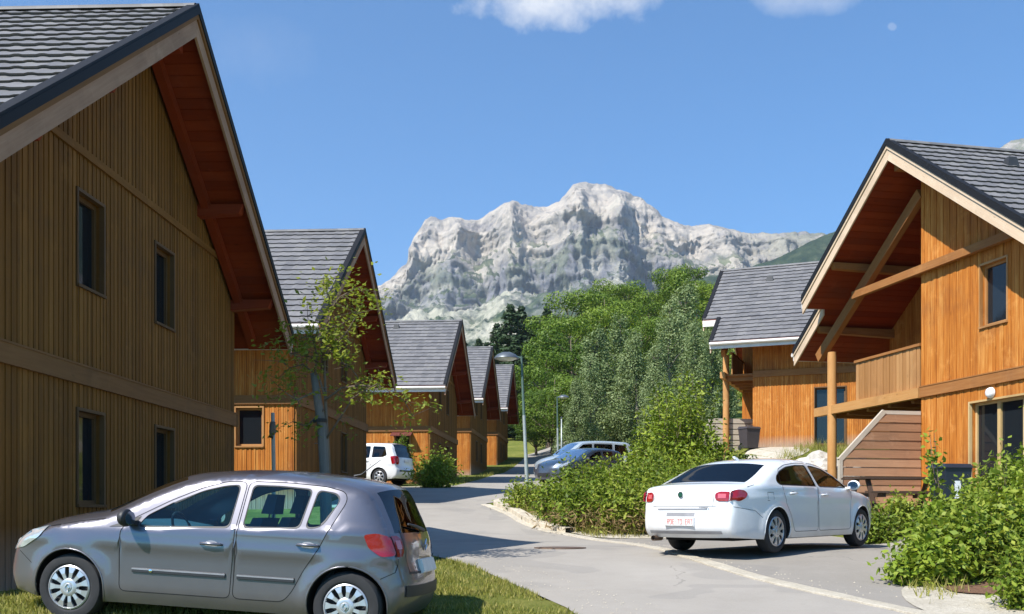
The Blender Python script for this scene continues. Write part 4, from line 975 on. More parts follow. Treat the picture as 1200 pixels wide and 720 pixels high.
    for key, cells in groups.items():
        ids = {}; VV = []; FF = []
        for i, a, c in cells:
            fc = []
            for ii, t_ in ((i, a), (i + 1, a), (i + 1, c), (i, c)):
                kk = (ii, round(t_, 4))
                if kk not in ids: ids[kk] = len(VV); VV.append(P3(ii, t_))
                fc.append(ids[kk])
            FF.append(tuple(fc))
        b = MB(); b.mesh(VV, FF); gl_ = key in sp['glass_t']
        b.build(key if isinstance(key, str) else 'pillar', MT['glass_privacy'] if key == 'rear_window' else GM if gl_ else PM, root, True, 60)
    idx = {}
    for i, s_ in enumerate(seg): idx.setdefault(s_, []).append(i)
    # ---- underbody, interior
    b = MB(); b.bx(tail + .35, nose - .35, -HW + .31, HW - .31, .19, .62); b.bx(xr + ra + .02, xf - ra - .02, -HW + .07, HW - .07, .20, .32)
    b.bx(xf - ra + .0, nose - .35, -HW + .31, HW - .31, .3, .72); b.build('underbody', MT['well_black'], root)
    b = MB()
    sx = sp['seat_x']
    def seat(x, y, w, hz=.0):
        b.hexa([(x - .05, y - w, .40), (x + .42, y - w, .45), (x + .42, y + w, .45), (x - .05, y + w, .40), (x - .05, y - w, .54), (x + .42, y - w, .58), (x + .42, y + w, .58), (x - .05, y + w, .54)])
        b.hexa([(x - .10, y - w, .5), (x + .04, y - w, .5), (x + .04, y + w, .5), (x - .10, y + w, .5), (x - .28, y - w * .85, 1.02), (x - .18, y - w * .85, 1.02), (x - .18, y + w * .85, 1.02), (x - .28, y + w * .85, 1.02)])
    for y in (-.36, .36): seat(sx, y, .24)
    seat(sx - .85, 0, .62)
    hr = MB()
    for x, yy in ((sx, (-.36, .36)), (sx - .85, (-.42, .42))):
        for y in yy:
            hr.hexa([(x - .34, y - .12, 1.06), (x - .22, y - .12, 1.06), (x - .22, y + .12, 1.06), (x - .34, y + .12, 1.06), (x - .36, y - .10, 1.24), (x - .27, y - .10, 1.24), (x - .27, y + .10, 1.24), (x - .36, y + .10, 1.24)])
            hr.tube([(x - .27, y - .05, 1.0), (x - .28, y - .05, 1.1)], .008, 5); hr.tube([(x - .27, y + .05, 1.0), (x - .28, y + .05, 1.1)], .008, 5)
    st = b.build('seat', MT['seat_cloth'], root, True, 30); hr.build('headrest', MT['seat_cloth'], st)
    b = MB(); dx = sp['dash_x']; b.hexa([(dx - .05, -.66, .5), (dx + .42, -.66, .5), (dx + .42, .66, .5), (dx - .05, .66, .5), (dx + .0, -.66, .88), (dx + .42, -.66, .93), (dx + .42, .66, .93), (dx + .0, .66, .88)]); b.build('dashboard', MT['seat_cloth'], root)
    b = MB(); q = [(dx - .16 + .07 * math.sin(a), .36 + .17 * math.cos(a), .86 + .16 * math.sin(a)) for a in np.linspace(0, 2 * math.pi, 19)]; b.tube(q, .013, 6, cap=False); b.beam((dx + .02, .36, .80), (dx - .14, .36, .86), .06, .06); b.build('steering_wheel', MT['black_plastic'], root, True)
    # ---- wheels
    cw = sp['cap']
    for xw in (xf, xr):
        for s in (1, -1):
            Mx = Matrix.Translation((xw, s * (HW - .015), wr)) @ (Matrix.Identity(4) if s > 0 else Matrix.Rotation(math.pi, 4, 'Z'))
            b = MB(); b.lathe([(cw * .9, -.20), (wr * .93, -.195), (wr * .985, -.17), (wr, -.13), (wr, -.06), (wr * .985, -.03), (wr * .95, -.012), (cw + .028, .002), (cw + .012, -.006), (cw, -.018), (cw * .8, -.05), (.001, -.06)], 40, mat=Mx, axis='y')
            wh = b.build('wheel', MT['rubber'], root, True, 40)
            hc = MB(); ns = sp['spokes']; ro = cw; ri = cw * .40
            hc.lathe([(ro, -.022), (ro + .002, -.006), (ro - .01, .002), (ro * .93, -.002), (ro * .91, -.02)], 40, mat=Mx, axis='y')
            hc.lathe([(ri + .01, -.022), (ri, .004), (ri * .75, .014), (ri * .5, .012), (ri * .42, .018), (.001, .020)], 28, mat=Mx, axis='y')
            for k in range(ns):
                a = 2 * math.pi * k / ns; fw = sp['spoke_w'] * 2 * math.pi / ns
                prof = [(ri * .95, fw * .5, .004), (ri + (ro - ri) * .45, fw * .36, .006), (ro * .93, fw * .5, -.002)]
                for (r0, w0, h0), (r1, w1, h1_) in zip(prof[:-1], prof[1:]):
                    Q = [Vector((r * math.cos(a + q), h, r * math.sin(a + q))) for r, q, h in ((r0, -w0, h0), (r0, w0, h0), (r1, w1, h1_), (r1, -w1, h1_))]
                    D = [q - Vector((0, .016, 0)) for q in Q]; hc.hexa([Mx @ q for q in D] + [Mx @ q for q in Q])
            cp_ = hc.build('hubcap', MT['hubcap_silver'], wh, True, 35)
            if sp.get('diamond'):
                b = MB(); dd = [(0, .032), (.020, 0), (0, -.032), (-.020, 0)]
                b.tube([Mx @ Vector((x, .022, z)) for x, z in dd + dd[:2]], .004, 5); b.build('emblem', MT['chrome'], cp_)
    # ---- mirrors, handles
    for s in (1, -1):
        mxp, mzp = sp['mirror']; y = Y(mxp, mzp)
        b = MB(); Mm = Matrix.Translation((mxp, s * (y + .13), mzp + .035)) @ Matrix.Diagonal((.075, .105, .078, 1))
        bmm = bmesh.new(); bmesh.ops.create_uvsphere(bmm, u_segments=16, v_segments=10, radius=1.0)
        VV = [Mm @ Vector((np.sign(q.co.x) * abs(q.co.x) ** .8 if q.co.x > 0 else q.co.x * .35, q.co.y, q.co.z)) for q in bmm.verts]; FF = [tuple(x.index for x in q.verts) for q in bmm.faces]; bmm.free()
        b.mesh(VV, FF); b.beam((mxp, s * (y - .02), mzp - .02), (mxp, s * (y + .09), mzp + .0), .09, .035)
        mo = b.build('wing_mirror', MT[sp['mirror_mat']], root, True, 50)
        b = MB(); b.lathe([(.001, -.001), (.9, -.0005), (1.0, .0)], 20, mat=Matrix.Translation((mxp - .030, s * (y + .13), mzp + .035)) @ Matrix.Rotation(R(-90), 4, 'Y') @ Matrix.Diagonal((.060, .085, 1, 1))); b.build('mirror_glass', MT['chrome'], mo)
        if sp.get('mirror_tri'):
            tr_ = sp['mirror_tri']; b = MB(); b.face([(x, s * (Y(x, z) + .004), z) for x, z in tr_]); b.build('mirror_base', MT['black_plastic'], root)
        for hx, hz in sp['handles']:
            b = MB(); yy = Y(hx, hz)
            b.tube([(hx - .10, s * (yy + .004), hz), (hx - .085, s * (yy + .03), hz + .003), (hx, s * (yy + .036), hz + .004), (hx + .085, s * (yy + .03), hz + .003), (hx + .10, s * (yy + .004), hz)], [.010, .013, .014, .013, .010], 8)
            b.build('door_handle', PM, root, True)
            b = MB(); b.lathe([(.001, .004), (.055, .003), (.06, .0)], 16, mat=Matrix.Translation((hx, s * yy, hz - .002)) @ Matrix.Rotation(R(-90 * s), 4, 'X') @ Matrix.Diagonal((1.1, .55, 1, 1))); b.build('handle_recess', MT['grey_trim'], root)
        if sp.get('moulding'):
            for xa, xb, zz in sp['moulding']:
                b = MB(); k = 14; X_ = np.linspace(xa, xb, k)
                for (hh, o1) in ((0, 0),):
                    sec = [(-.022, .002), (-.018, .014), (.016, .014), (.022, .002)]
                    VV = [(x, s * (Y(x, zz + dz) + o_), zz + dz) for x in X_ for dz, o_ in sec]; FF = [(i * 4 + j, i * 4 + j + 1, (i + 1) * 4 + j + 1, (i + 1) * 4 + j) for i in range(k - 1) for j in range(3)]
                    b.mesh(VV, FF); b.face([VV[0], VV[1], VV[2], VV[3]]); b.face([VV[-1], VV[-2], VV[-3], VV[-4]])
                b.build('door_moulding', MT['black_plastic'], root)
                b = MB(); VV = [(x, s * (Y(x, zz + dz) + .0155), zz + dz) for x in X_ for dz in (.004, .017)]; b.mesh(VV, [(i * 2, i * 2 + 1, i * 2 + 3, i * 2 + 2) for i in range(k - 1)]); b.build('moulding_strip', MT['grey_trim'], root)
    for ln in sp.get('seams', []):                        # panel gaps on the flanks
        for s in (-1, 1):
            b = MB(); w_ = .003
            for i in range(len(ln) - 1):
                p, q = Vector(ln[i]), Vector(ln[i + 1]); kk = max(1, int((q - p).length / .04)); t_ = (q - p).normalized(); nn = Vector((-t_.y, t_.x)) * w_
                for j in range(kk):
                    a, c = p.lerp(q, j / kk), p.lerp(q, (j + 1) / kk); b.face([(r_.x, s * (Y(r_.x, r_.y) + .0012), r_.y) for r_ in (a - nn, c - nn, c + nn, a + nn)])
            b.build('panel_seam', MT['well_black'], root)
    def side_patch(poly, off, s):
        w = round_poly(poly, .03, 3); gx, gz_ = np.meshgrid(np.arange(-2.7, 2.7, .03), np.arange(.3, 1.5, .03)); gx = gx.ravel(); gz_ = gz_.ravel(); kk = inpoly(gx, gz_, w)
        v2, _, f2, *_ = delaunay_2d_cdt([Vector(q) for q in w] + [Vector((a, c)) for a, c in zip(gx[kk], gz_[kk])], [], [list(range(len(w)))], 1, 1e-5)
        ex = lambda x, z: x + (1 if x > 0 else -1) * off * (1 - min(dist(x, z) / rr, 1)) * 1.3
        VV = [(ex(q.x, q.y), s * (Y(q.x, q.y) + off), q.y) for q in v2]
        rim = [(q[0], s * (Y(*q) - .004), q[1]) for q in w]; n_ = len(VV); FF = [tuple(q) for q in f2]
        VV += rim + [(q[0], s * (Y(*q) + off), q[1]) for q in w]; FF += [(n_ + i, n_ + (i + 1) % len(w), n_ + len(w) + (i + 1) % len(w), n_ + len(w) + i) for i in range(len(w))]
        return VV, FF
    def zrow(z, rear=True):
        """fractional outline row whose side point has height z on the tail (or nose)"""
        rng_ = range(len(O) - 2, 0, -1) if rear else range(0, len(O) - 1)
        for i in rng_:
            a, c = O[i][1], O[i + 1][1]
            if (a - z) * (c - z) <= 0 and a != c and (O[i][0] < (xr) if rear else O[i][0] > xf): return i + (z - a) / (c - a)
        return len(O) - 2
    for (zl, zh, tin, poly, tin2) in sp['tail_lamp']:
        for s in (1, -1):
            b = MB(); i0, i1 = sorted((zrow(zl), zrow(zh)))
            VV = []; nr_, nc_ = 9, 14; mid = (i0 + i1) / 2 + (i1 - i0) * .04; hf_ = (i1 - i0) / 2
            for a in range(nr_):
                for c in range(nc_):
                    k_ = c / (nc_ - 1); tt_ = s * (tin + (1 - tin) * k_); w_ = hf_ * (.45 + .55 * min(1, k_ * 2.6) ** .6) if c else hf_ * .30
                    ii_ = mid + w_ * (2 * a / (nr_ - 1) - 1); p = P3(ii_, tt_); n_ = (P3(ii_ + .2, tt_) - P3(ii_ - .2, tt_)).cross(P3(ii_, s * min(1, abs(tt_) + .0)) - P3(ii_, s * (abs(tt_) - .03))); n_.normalize(); n_ = n_ if n_.x < 0 else -n_
                    VV.append(p + n_ * .011 + Vector((0, s * .011 * max(0, (abs(tt_) - .95) / .05), 0)))
            FF = [(a * nc_ + c, (a + 1) * nc_ + c, (a + 1) * nc_ + c + 1, a * nc_ + c + 1) for a in range(nr_ - 1) for c in range(nc_ - 1)]
            b.mesh(VV, FF)
            VS, FS = side_patch(poly, .010, s); b.mesh(VS, FS)
            tl_ = b.build('tail_light', MT['lamp_red'], root, True, 50)
            b = MB(); w_ = abs(1 - tin); VV, FF = patch(i0 + (i1 - i0) * .30, i0 + (i1 - i0) * .72, s * (tin + w_ * .22), s * (1 - w_ * .18), .0125, 4, 8); b.mesh(VV, FF); b.build('lamp_cluster', MT['lamp_pink'], tl_, True)
    for (zl, zh, tin, poly) in sp['head_lamp']:
        for s in (1, -1):
            b = MB(); i0, i1 = sorted((zrow(zl, False), zrow(zh, False))); VV, FF = patch(i0, i1, s * tin, s * 1.0, .008, 8, 10); b.mesh(VV, FF)
            VS, FS = side_patch(poly, .008, s); b.mesh(VS, FS); b.build('headlight', MT['lamp_clear'], root, True, 50)
    # bumper strips, grille, plate
    def strip(nm, z0, z1, t0, t1, mat, off, rear=True, n1=3, n2=18):
        i0, i1 = sorted((zrow(z0, rear), zrow(z1, rear))); VV, FF = patch(i0, i1, t0, t1, off, n1, n2); b = MB(); b.mesh(VV, FF); return b.build(nm, MT[mat], root, True)
    for q in sp['strips']: strip(*q)
    for z0_, t0_, t1_ in sp.get('boot_seams', []):        # shut lines across and up the tail
        if z0_ is not None: strip('panel_seam', z0_ - .003, z0_ + .003, t0_, t1_, 'well_black', .0015, True, 2, 24)
        else:
            for s in (-1, 1):
                za, zb_ = t1_; i0, i1 = sorted((zrow(za), zrow(zb_))); VV, FF = patch(i0, i1, s * t0_, s * (t0_ + .008), .0015, 16, 2); b = MB(); b.mesh(VV, FF); b.build('panel_seam', MT['well_black'], root)
    for zc, w_, h_, rear in sp['plates']:
        i0 = zrow(zc, rear); c = P3(i0, 0); up = (P3(zrow(zc + .04, rear), 0) - P3(zrow(zc - .04, rear), 0)).normalized(); n_ = Vector((-1 if rear else 1, 0, 0)); n_ = (n_ - up * n_.dot(up)).normalized(); r_ = Vector((0, 1, 0))
        b = MB(); Mx = Matrix((( r_.x, up.x, n_.x, c.x + n_.x * .022), (r_.y, up.y, n_.y, c.y), (r_.z, up.z, n_.z, c.z + n_.z * .022), (0, 0, 0, 1)))
        b.box((0, 0, 0), (w_, h_, .012), 0, Mx); b.box((0, 0, -.02), (w_ + .02, h_ + .02, .03), 0, Mx); pl = b.build('number_plate', MT['plate_white'], root)
        if rear and sp.get('plate_marks'):
            b = MB(); rs_ = random.Random(5); x = w_ * .37
            for ch in sp['plate_marks']:                 # illegible red characters: short strokes
                if ch == '.': b.box((x, 0, .009), (.012, .012, .004), 0, Mx)
                elif ch != ' ':
                    hx = w_ * .028; hy = h_ * .30
                    for q in {'a': [(-hx, 0, 0, 1), (hx, 0, 0, 1), (0, hy, 1, 0), (0, 0, 1, 0)], 'b': [(-hx, 0, 0, 1), (0, hy, 1, 0), (0, -hy, 1, 0), (hx, hy * .5, 0, .5)], 'c': [(hx, 0, 0, 1), (0, hy, 1, 0), (0, -hy, 1, 0), (0, 0, 1, 0)], 'd': [(0, 0, 0, 1), (0, hy, 1, 0)]}[ch]:
                        b.box((q[0], q[1], .009), (.012 if q[3] else hx * 2, max(hy * 2 * q[3], .013), .004), 0, Mx @ Matrix.Translation((x, 0, 0)))
                x -= w_ * .092
            b.build('characters', MT['plate_red'], pl)
    root['_P3'] = 0; del root['_P3']
    return root, Y, P3, zrow

def seq(rows): return rows
# ---- silver hatchback
clio = dict(paint='paint_silver', glass='glass_teal', hw=.845, xf=1.288, xr=-1.288, wr=.305, sill=.20, tumble=.36, ft=.75, fn=.20, rt=.62, rn=.17, crease=.735, round=.07, pow=2.8,
    belt=lambda x: .905 - .045 * (x / 1.0) if x < 1 else .86,
    outline=[(1.930, .22, 2.060, .20, 'front_bumper'), (1.990, .36, 2.140, .36, 'front_bumper'), (1.985, .52, 2.130, .52, 'front_bumper'), (1.930, .655, 2.090, .66, 'bonnet'), (1.800, .755, 1.980, .78, 'bonnet'), (1.520, .855, 1.700, .91, 'bonnet'),
        (1.220, .93, 1.380, .99, 'bonnet'), (0.980, .985, 1.160, 1.045, 'windscreen'), (0.660, 1.155, 0.840, 1.22, 'windscreen'), (0.300, 1.315, 0.460, 1.385, 'roof'), (0.000, 1.385, 0.060, 1.445, 'roof'), (-0.450, 1.420, -0.450, 1.475, 'roof'),
        (-0.900, 1.405, -0.920, 1.46, 'roof'), (-1.243, 1.355, -1.312, 1.415, 'roof'), (-1.406, 1.29, -1.520, 1.35, 'rear_window'), (-1.527, 1.10, -1.648, 1.13, 'rear_window'), (-1.600, .955, -1.724, .965, 'tailgate'), (-1.647, .85, -1.760, .86, 'tailgate'), (-1.682, .72, -1.776, .72, 'tailgate'),
        (-1.716, .60, -1.816, .60, 'rear_bumper'), (-1.746, .48, -1.836, .48, 'rear_bumper'), (-1.733, .34, -1.824, .34, 'rear_bumper'), (-1.682, .235, -1.760, .23, 'rear_bumper')],
    glass_t={'windscreen': .93, 'rear_window': .90},
    windows=[[(.66, .885), (.60, .985), (.34, 1.135), (.10, 1.245), (-.10, 1.30), (-.235, 1.315), (-.20, .925)], [(-.315, .932), (-.345, 1.318), (-.60, 1.322), (-.905, 1.308), (-.84, .955)], [(-.885, .958), (-.95, 1.305), (-1.13, 1.285), (-1.17, 1.23), (-1.06, 1.02), (-1.0, .97)]],
    win_door=[0, 1, 1],
    doors=[[(.80, .31), (.815, .86), (.72, .955), (.40, 1.135), (.10, 1.275), (-.10, 1.335), (-.29, 1.345), (-.255, .90), (-.235, .31)], [(-.262, .31), (-.275, .90), (-.31, 1.348), (-.70, 1.352), (-1.02, 1.335), (-1.20, 1.30), (-1.23, 1.22), (-1.10, .95), (-1.02, .78), (-.90, .60), (-.80, .40), (-.72, .31)]],
    seat_x=-.12, dash_x=.62, cap=.198, spokes=11, spoke_w=.62, diamond=True, mirror=(.70, .93), mirror_mat='black_plastic', mirror_tri=[(.93, .875), (.70, .885), (.64, .985)],
    handles=[(-.05, .775), (-.93, .815)], moulding=[(-.19, .68, .505), (-.82, -.30, .505)],
    tail_lamp=[(.76, .94, .84, [(-1.41, .935), (-1.52, .955), (-1.61, .93), (-1.67, .765), (-1.57, .75), (-1.46, .82)], .9)],
    head_lamp=[(.60, .76, .70, [(1.97, .60), (1.90, .70), (1.72, .80), (1.52, .855), (1.62, .74), (1.80, .64)])],
    strips=[('bumper_strip', .40, .50, -.97, .97, 'black_plastic', .010), ('front_grille', .30, .44, -.6, .6, 'black_plastic', .008, False), ('tailgate_trim', .60, .62, -.8, .8, 'black_plastic', .004)],
    plates=[(.66, .50, .11, True)], seams=[[(1.66, .20), (1.62, .32)], [(1.70, .50), (1.86, .60)], [(1.52, .845), (1.24, .905), (.98, .945)], [(-1.57, .56), (-1.68, .62), (-1.70, .74)]], boot_seams=[(.615, -.78, .78), (None, .79, (.62, .98))])
car1, Yc, P3c, zr1 = build_car('hatchback_car', clio)
b = MB(); ri = [i for i in range(60, 90)]
w0 = P3c(zr1(.99), .0); b.tube([P3c(zr1(.97), .0) + Vector((-.03, 0, .0)), P3c(zr1(.985), .35) + Vector((-.035, 0, .02)), P3c(zr1(1.0), .62) + Vector((-.03, 0, .03))], [.020, .014, .010], 6); b.build('rear_wiper', MT['black_plastic'], car1)
b = MB(); c = P3c(zr1(.84), 0) + Vector((-.016, 0, 0)); dd = [(0, .05), (.035, 0), (0, -.05), (-.035, 0)]; b.tube([c + Vector((0, x, z)) for x, z in dd + dd[:2]], .008, 6); b.build('emblem', MT['chrome'], car1)
b = MB(); b.tube([(-1.05, 0, 1.455), (-1.12, 0, 1.475), (-1.30, 0, 1.62)], [.012, .006, .003], 6); b.build('aerial', MT['black_plastic'], car1)
b = MB(); q = [(x, .0, 0) for x in ()]
b.lathe([(.001, .006), (.015, .004), (.017, 0)], 12, mat=Matrix.Translation((.50, Yc(.5, .5) + .016, .505)) @ Matrix.Rotation(R(-90), 4, 'X')); b.build('moulding_badge', MT['chrome'], car1)
car1.location = (-2.614, 9.62, -1.055); car1.rotation_mode = 'XYZ'
car1.rotation_euler = (0, R(-3.2), R(172)); tag(car1, 'silver hatchback parked on the grass beside the big shaded chalet', 'car')

# ---- white saloon
sup = dict(paint='paint_white', glass='glass_dark', hw=.895, xf=1.38, xr=-1.38, wr=.315, sill=.21, tumble=.40, ft=.9, fn=.20, rt=.9, rn=.15, crease=.80, round=.075, pow=2.7,
    belt=lambda x: .955 - .02 * x,
    outline=[(2.10, .24, 2.27, .22, 'front_bumper'), (2.16, .38, 2.34, .38, 'front_bumper'), (2.15, .55, 2.33, .55, 'front_bumper'), (2.08, .68, 2.29, .70, 'bonnet'), (1.90, .77, 2.12, .81, 'bonnet'), (1.55, .855, 1.75, .91, 'bonnet'),
        (1.22, .915, 1.42, .975, 'bonnet'), (1.00, .955, 1.18, 1.01, 'windscreen'), (.62, 1.15, .80, 1.21, 'windscreen'), (.22, 1.305, .38, 1.36, 'roof'), (-.1, 1.36, 0, 1.405, 'roof'), (-.5, 1.375, -.5, 1.42, 'roof'),
        (-.92, 1.345, -.95, 1.395, 'roof'), (-1.25, 1.27, -1.36, 1.325, 'rear_window'), (-1.60, 1.13, -1.74, 1.165, 'rear_window'), (-1.92, 1.015, -2.06, 1.04, 'boot_lid'), (-2.15, .985, -2.30, 1.01, 'boot_lid'), (-2.30, .955, -2.46, .975, 'boot_lid'), (-2.37, .86, -2.525, .87, 'boot_lid'),
        (-2.395, .74, -2.53, .74, 'boot_lid'), (-2.41, .62, -2.545, .62, 'rear_bumper'), (-2.43, .50, -2.57, .50, 'rear_bumper'), (-2.42, .36, -2.56, .36, 'rear_bumper'), (-2.34, .245, -2.46, .24, 'rear_bumper')],
    glass_t={'windscreen': .93, 'rear_window': .90},
    windows=[[(.86, .955), (.50, 1.145), (.20, 1.255), (-.10, 1.295), (-.235, 1.30), (-.10, .968)], [(-.17, .97), (-.305, 1.302), (-.62, 1.298), (-.93, 1.265), (-1.18, 1.195), (-1.33, 1.10), (-1.36, 1.03), (-1.28, .985)]],
    win_door=[0, 1],
    doors=[[(.95, .30), (.96, .88), (.88, .97), (.50, 1.175), (.20, 1.285), (-.10, 1.325), (-.26, 1.328), (-.14, .95), (-.10, .30)], [(-.13, .30), (-.17, .95), (-.29, 1.33), (-.62, 1.325), (-.95, 1.292), (-1.20, 1.22), (-1.25, 1.0), (-1.12, .72), (-.98, .55), (-.86, .30)]],
    seat_x=.0, dash_x=.72, cap=.215, spokes=9, spoke_w=.66, mirror=(.84, .965), mirror_mat='paint_white', handles=[(.05, .845), (-.93, .865)], moulding=None,
    tail_lamp=[(.76, .89, .76, [(-2.17, .905), (-2.28, .920), (-2.40, .89), (-2.42, .76), (-2.26, .755), (-2.16, .80), (-2.11, .86)], .9)],
    head_lamp=[(.60, .76, .66, [(2.14, .60), (2.06, .72), (1.86, .80), (1.72, .82), (1.80, .70), (1.98, .62)])],
    strips=[('chrome_strip', .640, .658, -.62, .62, 'grey_trim', .012), ('lower_strip', .30, .34, -.92, .92, 'grey_trim', .006), ('plate_recess', .545, .60, -.36, .36, 'grey_trim', .004), ('front_grille', .58, .72, -.45, .45, 'black_plastic', .008, False)],
    plates=[(.47, .48, .11, True)], plate_marks='abc.db cad', seams=[[(1.78, .50), (2.02, .60)], [(1.70, .84), (1.30, .885), (1.0, .925)], [(-1.78, .52), (-1.95, .62), (-2.38, .68)], [(-1.50, .76), (-1.50, .88), (-1.66, .88), (-1.66, .76), (-1.50, .76)], [(-1.95, .985), (-2.10, .955)]], boot_seams=[(.685, -.80, .80), (None, .73, (.69, .955))])
car2, Yc2, P32, zr2 = build_car('saloon_car', sup)
c = P32(zr2(.845), 0)
b = MB(); Mx = Matrix.Translation(c + Vector((-.012, 0, 0))) @ Matrix.Rotation(R(-90), 4, 'Y'); b.lathe([(.001, .006), (.033, .006), (.034, .0)], 24, mat=Mx); em = b.build('emblem', MT['badge_green'], car2)
b = MB(); b.lathe([(.034, -.004), (.034, .008), (.042, .008), (.044, -.004)], 24, mat=Mx); b.build('emblem_ring', MT['chrome'], em)
b = MB(); c2 = P32(zr2(.675), -.56)
for k in range(6): b.box((c2.x - .012, c2.y + .075 - k * .028, c2.z), (.006, .018, .020))
b.build('model_lettering', MT['grey_trim'], car2)
b = MB(); b.tube([(-1.02, 0, 1.39), (-1.10, 0, 1.425), (-1.14, 0, 1.43)], [.03, .02, .008], 6); b.build('aerial', MT['paint_white'], car2)
b = MB(); b.tube([(-2.30, .52, .225), (-2.50, .52, .225)], .040, 12, cap=False); b.tube([(-2.44, .52, .225), (-2.45, .52, .225)], .036, 12); b.build('exhaust_pipe', MT['iron'], car2)
car2.scale = (.975, .975, .985); car2.location = (4.10, 15.78, -.575); car2.rotation_euler = (0, R(-.6), R(45.7)); tag(car2, 'white four-door saloon parked with its tail towards the road by the pale edging line', 'car')

# ---- white people carrier and the two cars behind the hedge
van = dict(paint='paint_white', glass='glass_dark', hw=.88, xf=1.34, xr=-1.34, wr=.315, sill=.21, tumble=.22, ft=.8, fn=.18, rt=.6, rn=.09, crease=.80, round=.06, pow=3.0,
    belt=lambda x: .98 - .03 * x,
    outline=[(1.98, .24, 2.12, .22, 'front_bumper'), (2.05, .40, 2.20, .40, 'front_bumper'), (2.04, .58, 2.19, .58, 'front_bumper'), (1.96, .74, 2.14, .76, 'bonnet'), (1.76, .86, 1.95, .90, 'bonnet'), (1.42, .96, 1.62, 1.01, 'bonnet'), (1.22, 1.01, 1.42, 1.06, 'windscreen'), (.86, 1.26, 1.04, 1.31, 'windscreen'), (.50, 1.48, .66, 1.53, 'roof'),
        (.15, 1.565, .22, 1.61, 'roof'), (-.5, 1.60, -.5, 1.645, 'roof'), (-1.2, 1.585, -1.2, 1.63, 'roof'), (-1.75, 1.53, -1.84, 1.575, 'rear_window'), (-1.90, 1.25, -2.0, 1.28, 'rear_window'), (-1.98, 1.04, -2.09, 1.05, 'tailgate'), (-2.0, .85, -2.11, .85, 'tailgate'), (-2.02, .70, -2.13, .70, 'rear_bumper'),
        (-2.07, .55, -2.18, .55, 'rear_bumper'), (-2.05, .38, -2.16, .38, 'rear_bumper'), (-1.96, .25, -2.06, .24, 'rear_bumper')],
    glass_t={'windscreen': .93, 'rear_window': .92},
    windows=[[(1.0, 1.01), (.62, 1.30), (.40, 1.46), (-.02, 1.485), (.02, 1.0)], [(-.06, 1.005), (-.10, 1.49), (-.95, 1.49), (-.92, 1.03)], [(-1.02, 1.04), (-1.05, 1.485), (-1.56, 1.455), (-1.66, 1.12), (-1.5, 1.05)]],
    win_door=[0, 1, None],
    doors=[[(1.08, .32), (1.10, .95), (1.0, 1.04), (.42, 1.50), (-.05, 1.52), (-.02, .95), (0, .32)], [(-.03, .32), (-.05, .95), (-.08, 1.52), (-.98, 1.52), (-1.0, .8), (-.84, .5), (-.78, .32)]],
    seat_x=.15, dash_x=.85, cap=.205, spokes=7, spoke_w=.45, mirror=(1.0, 1.03), mirror_mat='black_plastic', handles=[(.12, .89), (-.80, .91)], moulding=[(.05, .95, .50), (-.75, -.06, .50)],
    tail_lamp=[(.78, 1.10, .80, [(-1.80, 1.08), (-1.97, 1.10), (-2.0, .80), (-1.88, .78)], .9)], head_lamp=[(.66, .84, .62, [(2.02, .66), (1.92, .80), (1.66, .90), (1.78, .76)])],
    strips=[('bumper_strip', .50, .56, -.9, .9, 'black_plastic', .010), ('front_grille', .42, .60, -.5, .5, 'black_plastic', .008, False)], plates=[(.92, .48, .11, True)])
car3, *_ = build_car('people_carrier', van); car3.location = (-6.03, 39.3, gz(-5, 39) + .0); car3.rotation_euler = (0, 0, R(160)); tag(car3, 'small white people carrier parked between the second and third left chalets', 'car')
def recolor(root, fr, to):
    for ch in root.children_recursive:
        if ch.type == 'MESH':
            for sl_ in ch.material_slots:
                if sl_.material == MT[fr]: ch.data = ch.data.copy(); ch.material_slots[0].material = MT[to]
car4 = copy_tree(car3); car4.name = 'people_carrier'; car4.location = (3.15, 43.4, gz(3.1, 43.4)); car4.rotation_euler = (0, 0, R(200)); recolor(car4, 'paint_white', 'paint_pale'); car4.scale = (1.02, 1, 1.12)
car4['label'] = 'pale blue-grey people carrier half hidden behind the roadside shrubs, its long roof showing'
car5 = copy_tree(car1); car5.location = (2.75, 38.6, gz(2.7, 38.6)); car5.rotation_euler = (0, 0, R(222)); recolor(car5, 'paint_silver', 'paint_blue')
car5['label'] = 'dark blue car with only its front showing behind the left end of the shrubs'
# ---------------------------------------------------------------- vegetation
def leaf_mesh(name, P, Nrm, size, mat, parent=None, aspect=.5, jit=.35, fold=.18, rn=.55):
    n = len(P); sz = size * (1 + jit * (rng.random(n) * 2 - 1)); nr = Nrm + rng.normal(0, rn, (n, 3)); nr /= np.linalg.norm(nr, axis=1)[:, None] + 1e-9
    a = np.cross(nr, rng.normal(0, 1, (n, 3))); a /= np.linalg.norm(a, axis=1)[:, None] + 1e-9; b = np.cross(nr, a)
    sz = sz[:, None]
    p0 = P - a * sz * .5; p2 = P + a * sz * .5; w = sz * aspect * .5; p1 = P + b * w - nr * sz * fold * .3; p3 = P - b * w - nr * sz * fold * .3
    V = np.stack([p0, p1, p2, p3], 1).reshape(-1, 3); F = np.arange(n * 4).reshape(n, 4)
    me = bpy.data.meshes.new(name); np_mesh(me, V, F); me.materials.append(MT[mat])
    o = bpy.data.objects.new(name, me); C.objects.link(o)
    if parent: o.parent = parent
    return o
def unit(n):
    v = rng.normal(0, 1, (n, 3)); return v / np.linalg.norm(v, axis=1)[:, None]
def blobcloud(cents, rads, nper, flat=.8, shell=.55):
    P = []; Nn = []
    for c, r, k in zip(cents, rads, nper):
        d = unit(k); q = (shell + (1 - shell) * rng.random(k)) ** .7 * (0.75 + .45 * rng.random(k)); p = np.array(c) + d * (q * r)[:, None] * np.array([1, 1, flat]); P.append(p); Nn.append(d * .85 + np.array([0, 0, .30]))
    return np.concatenate(P), np.concatenate(Nn)
